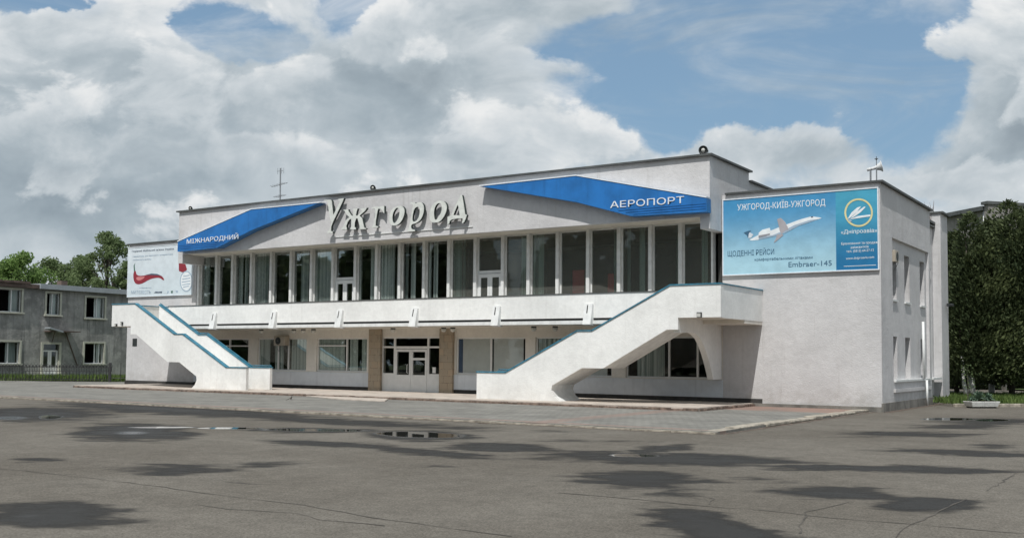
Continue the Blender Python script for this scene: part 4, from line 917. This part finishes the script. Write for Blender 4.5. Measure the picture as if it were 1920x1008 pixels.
def jit_ribbon(m, pts, w0, w1, z, n=None):
    pts = [Vector((p[0], p[1], 0)) for p in pts]; out = []
    for a, b in zip(pts[:-1], pts[1:]):
        k = max(2, int((b-a).length/.25))
        for i in range(k): out.append(a.lerp(b, i/k)+Vector((random.uniform(-.03, .03), random.uniform(-.03, .03), 0)))
    out.append(pts[-1]); o = len(m.v)
    for i, p in enumerate(out):
        t = (out[min(i+1, len(out)-1)]-out[max(i-1, 0)]).normalized(); nn = Vector((-t.y, t.x, 0)); w = random.uniform(w0, w1)/2
        m.v.append((p.x+nn.x*w, p.y+nn.y*w, z)); m.v.append((p.x-nn.x*w, p.y-nn.y*w, z))
    for i in range(len(out)-1): m.f.append([o+2*i, o+2*i+1, o+2*i+3, o+2*i+2]); m.mi.append(0)
m = MB(); jit_ribbon(m, [(-68, 22.40), (-30, 22.38), (-9.3, 22.42)], .03, .16, .0035)
S(m.build('kerb_gutter', 'kerb_soil'))
# stone kerb along the right end of the pavement
m = MB(); y = 22.75
while y < 35.8:
    w = random.uniform(.8, 1.2); j = random.uniform(-.03, .03); m.box(-9.56+j*.5, -9.21+j, y, min(y+w-.03, 35.9), .0, .085+random.uniform(-.02, .02)); y += w
S(m.build('side_kerb', 'kerb', bevel=.02))
m = MB(); jit_ribbon(m, [(-9.14, 22.6), (-9.10, 30), (-8.98, 35.9)], .05, .25, .004); jit_ribbon(m, [(-8.60, 35.9), (-8.62, 41), (-8.6, 47)], .1, .35, .005)
S(m.build('loose_soil', 'kerb_soil'))
# raised platform with brick-faced edge, entrance slab
S(MB().box(-46.7, -13.3, 31.04, 36.0, .0, ZP).build('platform', 'platform'))
m = MB(); x = -46.7
while x < -13.35:
    w = random.uniform(.22, .55); m.box(x, min(x+w-.012, -13.3), 31.04-random.uniform(.05, .085), 31.037, .0, ZP-.02-random.uniform(0, .03)); x += w
y = 31.1
while y < 35.8: w = random.uniform(.22, .5); m.box(-13.297, -13.3+random.uniform(.05, .09), y, y+w-.012, .0, ZP-.02-random.uniform(0, .03)); y += w
S(m.build('platform_edge', 'platform_edge'))
m = MB(); fnn = lambda p, d: (p[0], p[1], d)
m.prism([(-30.6, 30.94), (-26.2, 30.94), (-25.0, 29.35), (-27.2, 29.35)], fnn, .0, .10); S(m.build('entrance_slab', 'platform', bevel=.01))
m = MB()
for L in ([(0,878),(90,887),(165,895),(220,902),(290,910),(350,920),(450,932),(570,947),(700,970),(850,990),(960,1005)],
          [(1035,922),(1160,932),(1280,945),(1440,957),(1560,970),(1740,985),(1920,1000)],
          [(1810,935),(1770,955),(1730,975),(1690,990),(1680,1008)], [(1910,885),(1850,920)], [(350,885),(420,880),(480,873),(570,869)], [(1280,925),(1340,935),(1330,945)],
          [(370,945),(430,955),(560,962),(600,974),(720,985)], [(1590,940),(1510,960),(1500,1000)]):
    jit_ribbon(m, [onz(u, v, 0) for u, v in L], .004, .035, .0042)
S(m.build('asphalt_cracks', 'crack'))
# twigs lying on the pavement
tw = MB().tube([(-31.2, 25.8, .07), (-31.0, 25.9, .12), (-30.75, 25.5, .10), (-30.6, 25.2, .08)], [.012, .012, .01, .004], 5)
p = onz(547, 750, .06); tw = MB().tube([(p.x-.35, p.y+.3, .09), (p.x-.1, p.y+.1, .2), (p.x+.15, p.y-.2, .16), (p.x+.2, p.y-.5, .08)], [.02, .02, .015, .006], 5)
tag(tw.build('fallen_branch', 'bark'), 'short dark fallen branch on the pavement in front of the left staircase', 'branch')

# ------------------------------------------------------------------ foliage helpers
def leaf_mesh(name, mat, items, parent=None, origin=None):
    # items: centre, half-size u vector, half-size v vector, tone
    V = []; F = []; tn = []
    for (c, a, b, t) in items:
        o = len(V); V += [c-a-b*.2, c-b*.9, c+a-b*.1, c+b]; F.append((o, o+1, o+2, o+3)); tn.append(t)
    O = Vector(origin) if origin else Vector((sum(v.x for v in V)/len(V), sum(v.y for v in V)/len(V), min(v.z for v in V)))
    me = bpy.data.meshes.new(name); me.from_pydata([tuple(v-O) for v in V], [], F); me.materials.append(MT[mat])
    at_ = me.attributes.new('tone', 'FLOAT', 'FACE'); at_.data.foreach_set('value', tn); me.update()
    ob = bpy.data.objects.new(name, me); COL.objects.link(ob); WO[ob.name] = O
    if parent: ob.parent = parent; ob.location = O-WO[parent.name]
    else: ob.location = O
    return ob
def rv():
    while True:
        v = Vector((random.uniform(-1, 1), random.uniform(-1, 1), random.uniform(-1, 1)))
        if .01 < v.length < 1: return v.normalized()
def broad_tree(base, H, W, label, group, mat='leaf', z0=.28, clumps=40, per=150, ls=.17, name='broadleaf_tree', tr=.16, seed=1, top=None, trunk_mat='bark'):
    random.seed(seed); base = Vector(base)
    t = root(name, base, label, 'tree', group); tb = MB()
    pts = [base, base+Vector((random.uniform(-.1, .1)*W*.3, 0, H*.3)), base+Vector((random.uniform(-.1, .1)*W, random.uniform(-.1, .1)*W, H*.62)), base+Vector((random.uniform(-.08, .08)*W, 0, H*.92))]
    tb.tube(pts, [tr, tr*.8, tr*.45, tr*.1], 7); items = []; ls *= .82; per = int(per*1.35)
    for i in range(clumps):
        h = z0+(1-z0)*((i+.5)/clumps)**.9; prof = math.sin(math.pi*min(1, max(.06, (h-z0+.10)/(1-z0+.10)))**.8)**.75
        if top: prof *= top(h)
        an = random.uniform(0, 2*math.pi); rr = W/2*prof*math.sqrt(random.uniform(.15, 1)); c = base+Vector((math.cos(an)*rr, math.sin(an)*rr, H*h))
        st = base+Vector((0, 0, H*max(.2, h-.22))); mid = st.lerp(c, .55)+Vector((0, 0, .04*H)); tb.tube([st, mid, c], [tr*.28, tr*.16, tr*.05], 5)
        cr = W*random.uniform(.07, .16); ct = random.uniform(.1, .9)
        for k in range(int(per*random.uniform(.6, 1.3))):
            d = rv()*cr*random.random()**.45; d.z *= .7; p = c+d; n = rv(); a = n.orthogonal().normalized(); b = n.cross(a); s = ls*random.uniform(.6, 1.3); r = random.uniform(0, 6.28); a2 = a*math.cos(r)+b*math.sin(r); b2 = b*math.cos(r)-a*math.sin(r)
            items.append((p, a2*s*.6, b2*s, min(1, max(0, ct*.6+random.uniform(-.1, .5)))))
    tb.build('trunk', trunk_mat, t, smooth=True, fix=False); leaf_mesh('crown', mat, items, t); return t
def thuja(base, H, W, label, group, n=9000, ls=.092, seed=1, z0=.14, mat='thuja', lime=0., tr=.14, name='conifer_tree'):
    random.seed(seed); base = Vector(base); t = root(name, base, label, 'tree', group); tb = MB()
    lean = Vector((random.uniform(-.04, .04), random.uniform(-.04, .04), 1)); tops = [(Vector((random.uniform(-.62, .62)*W*.5, random.uniform(-.62, .62)*W*.5, 0)), random.uniform(.76, .97)) for _ in range(7)]; tops[0] = (Vector((0, 0, 0)), 1.)
    tb.tube([base+Vector((0, 0, -.05)), base+lean*H*.5, base+lean*H*.9], [tr, tr*.6, .02], 8)
    bumps = [(random.uniform(0, 6.28), random.uniform(z0, 1), random.uniform(.15, .5), random.uniform(.06, .16), random.random()) for _ in range(46)]; items = []
    for i in range(int(n*1.9)):
        (off, hk) = random.choice(tops); h = z0+(1-z0)*random.random()**.85
        k = (h-z0)/(1-z0); prof = min(1, (k+.03)*7)**.5*(1-k**3.2)**.55; an = random.uniform(0, 6.28); g = .50; tone = .2
        for (ba, bz, br, bw, bt) in bumps:
            da = abs((an-ba+math.pi) % (2*math.pi)-math.pi); e = math.exp(-(da/ .45)**2-((h-bz)/(bw*.6))**2)
            g += br*e*1.0; tone += e*(bt-.3)*.75
        rr = W/2*prof*min(g, 1.15)*(.45+.55*random.random()**.35); p = base+off*(1-k*.2)+Vector((math.cos(an)*rr, math.sin(an)*rr, H*h*hk))
        out = Vector((math.cos(an), math.sin(an), random.uniform(.3, 1.4))).normalized()+rv()*.5; out.normalize(); p += rv()*.22*random.random(); a = out.orthogonal().normalized(); r = random.uniform(0, 6.28); a = (a*math.cos(r)+out.cross(a)*math.sin(r)); s = ls*random.uniform(.6, 1.3)
        items.append((p, a*s*.5, out*s, min(1, max(0, tone+random.uniform(-.15, .22)))))
    tb.build('trunk', 'bark', t, smooth=True, fix=False)
    if lime: MB().tube([base+Vector((0, 0, .0)), base+lean*lime], [tr*1.06, tr*1.0], 10).build('limewash_band', 'limewash', t, smooth=True)
    leaf_mesh('crown', mat, items, t); return t
def grass(name, poly, n, hgt, z, seed=3, label=None):
    random.seed(seed); xs = [p[0] for p in poly]; ys = [p[1] for p in poly]; items = []
    def inside(x, y):
        c = False; j = len(poly)-1
        for i in range(len(poly)):
            if (poly[i][1] > y) != (poly[j][1] > y) and x < (poly[j][0]-poly[i][0])*(y-poly[i][1])/(poly[j][1]-poly[i][1])+poly[i][0]: c = not c
            j = i
        return c
    while len(items) < n:
        x, y = random.uniform(min(xs), max(xs)), random.uniform(min(ys), max(ys))
        if not inside(x, y): continue
        h = hgt*random.uniform(.4, 1.3); an = random.uniform(0, 6.28); a = Vector((math.cos(an), math.sin(an), 0))*.03; b = Vector((random.uniform(-.4, .4), random.uniform(-.4, .4), 1))*h*.5
        items.append((Vector((x, y, z+h*.45)), a, b, random.random()))
    o = leaf_mesh(name, 'grass', items); tag(o, label, 'grass', kind='stuff'); return o

# ------------------------------------------------------------------ left side: fence, lawn, old grey building, trees
def g2(u, D, z): p = at(u, 664, D); return Vector((p.x, p.y, z))
fl, fr_ = g2(-120, 62.3, .06), g2(207, 62.3, .06); e = (fr_-fl).normalized(); bk = Vector((-e.y, e.x, 0))
fr2 = g2(238, 63.5, .06)
S(MB().add([(fl.x, fl.y, .03), (fr2.x, fr2.y, .03), (fr2.x+bk.x*60, fr2.y+bk.y*60, .03), (fl.x+bk.x*60, fl.y+bk.y*60, .03)], [(0, 1, 2, 3)]).build('lawn', 'lawn'))
S(MB().add([(-68, 36.55, .055), (-49.9, 36.55, .055), (fr2.x+.8, fr2.y, .055), (fl.x, fl.y, .055), (-110, fl.y-10, .055), (-110, 22.62, .055), (-68, 22.62, .055)], [(0, 1, 2, 3, 4, 5, 6)]).build('side_pavement', 'paving'))
grass('grass', [(fl+bk*.3).xy, (fr2+bk*.3).xy, (fr2+bk*5).xy, (fl+bk*4).xy], 9000, .38, .03, label='tall green grass growing behind the iron fence')
ft = root('iron_fence', (fl+fr_)/2, 'low dark iron picket fence with curled tops, in front of the old grey building', 'fence')
m = MB(); L = (fr_-fl).length; n = int(L/.2)
for i in range(n+1):
    p = fl+e*(L*i/n); m.tube([p, p+Vector((0, 0, .80))], .018, 4)
    m.lathe([(.0, 0), (.05, .05), (.0, .16)], p+Vector((0, 0, .84)), n=4)
    q = p+e*.1; m.tube([q+Vector((0, 0, .62)), q+Vector((0, 0, .88)), q+e*.07+Vector((0, 0, .97)), q+e*.0+Vector((0, 0, 1.06)), q-e*.07+Vector((0, 0, .97)), q+Vector((0, 0, .88))], .014, 4)
m.build('picket', 'iron', ft, fix=False)
m = MB()
for z in (.14, .62, .84): m.obox((fl+fr_)/2+Vector((0, 0, z)), e*L/2, bk*.012, (0, 0, .018))
m.build('rail', 'iron', ft)
for k in (1., .0): p = fl+e*(L*k); MB().obox(p+Vector((0, 0, .55)), e*.07, bk*.07, (0, 0, .6)).build('post', 'iron', ft)
p2 = root('iron_fence', fr2, 'single iron fence bars close to the left wing of the terminal', 'fence')
m = MB()
for k in (-.35, 0.): 
    q = fr2+e*k; m.tube([q, q+Vector((0, 0, 1.15))], .022, 5)
m.tube([fr2-e*.9+Vector((0, 0, .2)), fr2+Vector((0, 0, .2))], .015, 5).build('rail', 'iron', p2)

B0 = at(0, 664, 66.5); B1 = at(240, 664, 75); B0.z = B1.z = 0; be = (B1-B0).normalized(); bn = Vector((-be.y, be.x, 0))      # bn points into the building
def lt(u, v):
    d = ray(u, v); k = (B0-CAM).dot(bn)/d.dot(bn); p = CAM+d*k; return ((p-B0).dot(be), p.z)
def place(m): m.v = [tuple(B0+be*x+bn*y+Vector((0, 0, z))) for (x, y, z) in m.v]; return m
lb = root('old_building', B0+bn*4, 'old two-storey building with bare grey render and cream window frames, left of the terminal', 'building')
def rect(u0, u1, v0, v1):
    a = lt(u0, (v0+v1)/2)[0]; b = lt(u1, (v0+v1)/2)[0]; um = (u0+u1)/2; return (a, b, lt(um, v1)[1], lt(um, v0)[1])
wins = [(rect(-22, 40, 541, 584), (.25, .72)), (rect(87, 112, 549, 590), (.5,)), (rect(161, 196, 557, 596), (.63,)), (rect(-36, 36, 640, 681), (.72,)), (rect(158, 194, 643, 681), (.58, .8)), (rect(-150, -95, 530, 575), (.5,)), (rect(-150, -95, 638, 680), (.5,))]
dr = rect(80, 110, 645, 693); dr = (dr[0], dr[1], .15, dr[3])
tEnd = lt(300, 600)[0]; t0 = lt(-200, 600)[0]; zt = lt(120, 546)[1]
zr = 6.05; tb_ = lt(70, 545)[0]
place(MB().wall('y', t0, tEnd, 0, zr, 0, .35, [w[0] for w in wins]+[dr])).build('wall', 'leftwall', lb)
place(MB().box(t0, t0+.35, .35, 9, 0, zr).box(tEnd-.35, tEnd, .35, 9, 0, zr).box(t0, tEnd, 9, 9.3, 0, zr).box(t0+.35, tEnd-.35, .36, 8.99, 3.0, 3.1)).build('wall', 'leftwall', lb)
place(MB().box(t0+.4, tEnd-.4, 2.4, 2.5, .1, zr-.1)).build('interior_wall', 'room', lb)
place(MB().box(tb_, tEnd+.3, -.35, 9.6, zr, zr+.34)).build('roof', 'fibre', lb)
m = MB().box(t0-.3, tb_-.01, -.25, 9.6, zr, zr+.26)
for i in range(60):
    x = random.uniform(t0, tb_-.6); m.box(x, x+random.uniform(.3, .6), -.25-random.uniform(.02, .12), .5, zr+.27, zr+.30+random.uniform(0, .12))
place(m).build('roof', 'brown', lb)
place(MB().box(lt(165, 550)[0], lt(165, 550)[0]+.5, 3, 3.5, zr+.34, zr+.9)).build('chimney', 'brown', lb)
for ((a, b, z0, z1), mul) in wins:
    m = MB(); f = .13; m.box(a-f, b+f, -.05, .06, z1, z1+f*.8); m.box(a-f, a, -.05, .06, z0, z1); m.box(b, b+f, -.05, .06, z0, z1); m.box(a-f-.05, b+f+.05, -.14, .06, z0-.10, z0)
    w = place(m).build('window', 'cream', lb)
    m = MB(); f = .05; ps = [a]+[a+(b-a)*k for k in mul]+[b]
    for q in ps: m.box(q-(0 if q == a else f/2*1.4), q+(f if q == a else f/2*1.4), .12, .18, z0, z1) if q != b else m.box(b-f, b, .12, .18, z0, z1)
    m.box(a+f, b-f, .121, .179, z1-f, z1); m.box(a+f, b-f, .121, .179, z0, z0+f); 
    m.box(a+(b-a)*mul[-1], b-f, .121, .179, z1-.35, z1-.30) if (b-a) > 1.2 and False else None
    place(m).build('casement', 'white_frame', w)
    place(MB().box(a+(b-a)*mul[-1], b-f, .145, .15, z0+f, z1-f)).build('pane', 'glass', w)
    if (b-a) > .9:
        c = MB(); curtains(c, a+(b-a)*mul[-1], b-.03, .45, z0, z1); place(c).build('curtain', 'curtain', w, fix=False)
a, b, z0, z1 = dr
m = MB().box(a-.16, a, -.06, .1, .1, z1).box(b, b+.16, -.06, .1, .1, z1).box(a-.16, b+.16, -.06, .1, z1, z1+.14); d = place(m).build('door_frame', 'cream', lb)
zl = z1-.5
m = MB().box(a, b, .12, .2, zl, zl+.1).box(a, b, .12, .2, .15, .85)
c = (a+b)/2
for (p, q) in ((a, c-.01), (c+.01, b)): m.box(p, p+.13, .118, .202, .85, zl); m.box(q-.13, q, .118, .202, .85, zl)
d = place(m).build('door', 'white_frame', lb); place(MB().box(a, b, .155, .16, .85, z1)).build('pane', 'glass_dark', d)
place(MB().box(a-.3, b+.5, -1.4, -.01, -.02, .16).box(a-.1, b+.3, -1.1, -.01, .165, .30)).build('doorstep', 'cream', lb)
ca, cb = lt(75, 617)[0], lt(132, 620)[0]; cz = lt(100, 622)[1]
m = MB().box(ca+.3, cb, -1.1, -.01, cz, cz+.07); m = place(m); m.build('door_canopy', 'brown', lb)
place(MB().obox((ca+.35, -1.0, cz+.12), (.5, .0, -.12), (0, .3, 0), (0, 0, .05))).build('canopy_sheet', 'fibre', lb)
m = MB().tube([(cb-.4, -.05, cz), (lt(145, 680)[0], -.03, .9)], .035, 6).tube([(ca+.5, -.9, cz), (ca+.9, -.03, cz-.7)], .025, 6); place(m).build('canopy_strut', 'brown', lb)

G1 = 'trees behind the old grey building'
def tp(u, D): p = at(u, 664, D); return (p.x, p.y, 0)
broad_tree(tp(196, 92), 12.4, 6.6, 'tallest loose-crowned green tree rising behind the old building, beside the terminal', G1, clumps=64, per=150, ls=.15, seed=11, z0=.3)
broad_tree(tp(146, 96), 10.6, 7.4, 'mid-height green tree just left of the tallest tree behind the old building', G1, clumps=46, per=160, ls=.17, seed=12)
broad_tree(tp(238, 90), 9.6, 4.8, 'green tree squeezed between the tallest tree and the left wing of the terminal', G1, clumps=34, per=160, ls=.17, seed=15, mat='leaf')
broad_tree(tp(92, 98), 10.5, 8.2, 'rounded green tree in the middle of the row behind the old building', G1, clumps=50, per=170, ls=.18, seed=13)
broad_tree(tp(35, 90), 10.2, 7.4, 'bright fresh green bushy tree at the left end of the row behind the old building', G1, 'leaf_fresh', clumps=52, per=180, ls=.17, seed=14)
broad_tree(tp(-20, 96), 10.2, 7., 'green tree cut by the left edge of the photo', G1, clumps=40, per=160, ls=.18, seed=16)
broad_tree(tp(-85, 92), 9.8, 8., 'green tree behind the far left end of the old building', G1, clumps=40, per=150, ls=.18, seed=17)

# ------------------------------------------------------------------ right side: lawn, kerb, trees, planter, building behind
K0, K1 = onz(1786, 757, .1), onz(2500, 757, .1); ke = (K1-K0).normalized(); kb = Vector((-ke.y, ke.x, 0))
S(MB().add([tuple(K0+Vector((0, 0, -.01))), tuple(K1+Vector((0, 0, -.01))), tuple(K1+kb*70+Vector((0, 0, -.01))), tuple(Vector((K0.x, 110, .09)))], [(0, 1, 2, 3)]).build('lawn', 'lawn'))
m = MB(); L = (K1-K0).length; x = 0
while x < L: w = .95; m.obox(K0+ke*(x+w/2)-kb*.08+Vector((0, 0, -.06)), ke*(w/2-.01), kb*.075, (0, 0, .08)); x += w
S(m.build('kerb', 'kerb', bevel=.015))
grass('grass', [K0.xy, K1.xy, (K1+kb*9).xy, (K0+kb*9).xy], 16000, .22, .09, seed=5, label='green grass strip under the dark conifers at right')
G2 = 'dark conifers right of the terminal'
def tq(u, D): p = at(u, 678, D); return (p.x, p.y, .08)
thuja(tq(1822, 47), 8.4, 3.9, 'dark conifer with limewashed trunk, directly behind the white planter', G2, 15000, seed=21, lime=1.1, z0=.15)
thuja(tq(1793, 56), 8.5, 3.4, 'dark conifer closest to the side wall of the terminal', G2, 12000, seed=22, z0=.04)
thuja(tq(1858, 52), 8.7, 3.9, 'dark conifer between the planter tree and the tallest conifer', G2, 14000, seed=23, z0=.08, lime=1.0)
thuja(tq(1896, 47), 9.0, 4.2, 'tall broad dark conifer near the right edge of the photo', G2, 16000, seed=24, z0=.08)
thuja(tq(1940, 51), 9.3, 4.2, 'dark conifer cut by the right edge of the photo', G2, 14000, seed=25, z0=.15)
thuja(tq(1880, 64), 10.2, 3.6, 'lighter green conifer rising behind the tallest dark conifer', G2, 10000, seed=26, z0=.05, mat='leaf')
for i, (u, D, lab) in enumerate(((1990, 50, 'dark conifer just outside the right edge'), (2060, 52, 'second dark conifer outside the right edge'))): thuja(tq(u, D), 9, 3.4, lab, G2, 8000, seed=30+i, z0=.15)
def hedge(u, D, W, H, seed, lab): thuja(tq(u, D), H, W, lab, 'dense dark bushes behind the conifers', 9000, seed=seed, z0=.0, name='dark_bush', ls=.15)
for i, (u, D, W, H, lab) in enumerate(((1800, 66, 4.2, 5.6, 'dark bush behind the conifer closest to the terminal'), (1850, 68, 4.6, 6.2, 'dark bush behind the limewashed trunks'), (1905, 66, 4.4, 6.0, 'dark bush behind the conifers at the right edge'), (1960, 68, 4.6, 6.2, 'dark bush beyond the right edge'))): hedge(u, D, W, H, 40+i, lab)
q = Vector(tq(1812, 46.5)); MB_ = MB().tube([q, q+Vector((-.12, 0, .7)), q+Vector((-.2, .1, 1.9))], [.10, .08, .06], 8)
bt = root('bare_trunk', q, 'thin leaning limewashed trunk beside the planter conifer', 'tree trunk'); MB_.build('trunk', 'limewash', bt, smooth=True)
MB().tube([q+Vector((-.2, .1, 1.9)), q+Vector((-.3, .1, 3.4))], [.06, .04], 8).build('upper_trunk', 'bark', bt, smooth=True)
q = Vector(tq(1882, 60)); bt = root('limewashed_stump', q, 'pale beige limewashed trunk deep among the dark conifers', 'tree trunk'); MB().tube([q, q+Vector((0, 0, 1.6)), q+Vector((-.1, 0, 2.6))], [.13, .22, .25], 10).build('trunk', 'limewash', bt, smooth=True)
# planter with yucca-like plants and a sapling
pc = onz(1850, 765, 0); pc = pc+kb*.3
pl = root('planter', pc, 'long low white concrete planter by the kerb, right of the terminal', 'planter')
def pbox(m, w0, w1, d0, d1, z0, z1):
    V = []
    for (w, d, z) in ((w0, d0, z0), (w1, d1, z1)):
        for (i, j) in ((-1, -1), (1, -1), (1, 1), (-1, 1)): V.append(tuple(pc+ke*(w*i)+kb*(d*j)+Vector((0, 0, z))))
    return m.add(V, [(0, 3, 2, 1), (4, 5, 6, 7), (0, 1, 5, 4), (1, 2, 6, 5), (2, 3, 7, 6), (3, 0, 4, 7)])
pbox(MB(), .52, .60, .22, .28, .05, .25).build('trough', 'planter', pl, bevel=.012); pbox(MB(), .50, .50, .18, .18, 0, .05).build('foot', 'dark', pl)
pbox(MB(), .54, .54, .24, .24, .25, .262).build('soil', 'soil', pl)
random.seed(8)
def yucca(c, r, n, label):
    items = []
    t = root('yucca_plant', c, label, 'plant', 'spiky plants in the planter'); V = MB()
    for i in range(n):
        an = random.uniform(0, 6.28); el = random.uniform(.1, 1.45); d = Vector((math.cos(an)*math.cos(el), math.sin(an)*math.cos(el), math.sin(el))); L = r*random.uniform(.7, 1.1); sd = Vector((-math.sin(an), math.cos(an), 0))*.022
        a = c+d*.03; b = c+d*L*.6+Vector((0, 0, .03)); e_ = c+d*L-Vector((0, 0, .08*math.cos(el))); o = len(V.v)
        V.v += [tuple(a-sd), tuple(a+sd), tuple(b+sd), tuple(b-sd), tuple(e_)]; V.f += [[o, o+1, o+2, o+3], [o+3, o+2, o+4]]; V.mi += [0, 0]
    ob = V.build('leaves', 'agave', t, fix=False); at_ = ob.data.attributes.new('tone', 'FLOAT', 'FACE'); at_.data.foreach_set('value', [random.random() for _ in ob.data.polygons]); return t
yucca(pc+ke*-.12+Vector((0, 0, .26)), .44, 150, 'largest spiky grey-green plant in the middle of the planter')
yucca(pc+ke*.28+Vector((0, 0, .26)), .36, 110, 'spiky grey-green plant at the right end of the planter')
yucca(pc+ke*-.40+Vector((0, 0, .26)), .24, 60, 'smallest spiky plant at the left end of the planter')
s0 = pc+kb*.9+ke*.05; sp = root('sapling', s0, 'thin sapling with few leaves behind the planter', 'sapling'); MB().tube([s0, s0+Vector((.02, 0, .8)), s0+Vector((.0, 0, 1.45))], [.018, .014, .006], 6).build('stem', 'bark', sp)
items = []
for i in range(70):
    h = random.uniform(.6, 1.6); n = rv(); a = n.orthogonal().normalized(); items.append((s0+Vector((random.gauss(0, .13), random.gauss(0, .13), h)), a*.03, n.cross(a)*.05, random.random()))
leaf_mesh('foliage', 'leaf', items, sp)
# building behind the conifers
R0 = at(1768, 678, 92); R1 = at(1862, 678, 86); R0.z = R1.z = 0; re_ = (R1-R0).normalized(); rn = Vector((-re_.y, re_.x, 0))
def placeR(m): m.v = [tuple(R0+re_*x+rn*y+Vector((0, 0, z))) for (x, y, z) in m.v]; return m
def rt_(u, v): d = ray(u, v); k = (R0-CAM).dot(rn)/d.dot(rn); p = CAM+d*k; return ((p-R0).dot(re_), p.z)
rb = root('rear_building', R0+rn*5, 'grey-brown flat-roofed building rising behind the conifers at right', 'building')
e1 = rt_(1851, 400)[0]; h1 = rt_(1810, 402)[1]; e2 = e1+.8; h2 = rt_(1853, 384)[1]
placeR(MB().wall('y', -14, e1, 0, h1, 0, .3, [(-12+i*2.6, -10.7+i*2.6, 3+3.2*j, 4.5+3.2*j) for i in range(6) for j in range(3) if -10.7+i*2.6 < e1 and 4.5+3.2*j < h1-.3]).box(-14, -13.7, .3, 10, 0, h1).box(-14, e1, 10, 10.3, 0, h1)).build('wall', 'backwall', rb)
placeR(MB().box(-13.7, e1-.1, 2.0, 2.1, .1, h1-.1)).build('interior_wall', 'room', rb)
placeR(MB().box(-14.3, e1-.01, -.5, 10.5, h1, h1+.35)).build('roof', 'flash', rb)
placeR(MB().box(e1, e1+.5, -.3, 10.4, 0, h2).box(e1+.5, e1+5, 6, 6.4, 0, h1)).build('end_wall', 'backwall', rb)
placeR(MB().box(e1-.15, e1+.62, -.5, 10.5, h2, h2+.25)).build('end_wall_cap', 'flash', rb)
placeR(MB().tube([(e1-.25, -.12, 0), (e1-.25, -.12, h1)], .08, 8)).build('downpipe', 'white_frame', rb, smooth=True)

# unseen belt of tall trees, added behind the camera so the windows mirror dark
random.seed(77); items = []
for k in range(26):
    c = Vector((-125+k*7.4+random.uniform(-1.5, 1.5), -34+random.uniform(-3, 3), 0)); H = random.uniform(15, 19); W = random.uniform(4.2, 5.6)
    for i in range(800):
        h = random.uniform(.02, 1)**.9; an = random.uniform(0, 6.28); rr = W*(math.sin(math.pi*min(1, .18+h*.8))**.5)*random.random()**.4
        p = c+Vector((math.cos(an)*rr, math.sin(an)*rr, H*h)); n = rv(); a = n.orthogonal().normalized(); s_ = random.uniform(.6, 1.05); items.append((p, a*s_, n.cross(a)*s_, random.random()*.6))
tag(leaf_mesh('added_tree_belt', 'thuja', items), 'unseen belt of tall dark trees added behind the camera to darken the window reflections', 'trees', kind='stuff')
world.cycles.sampling_method = 'MANUAL'; world.cycles.sample_map_resolution = 512
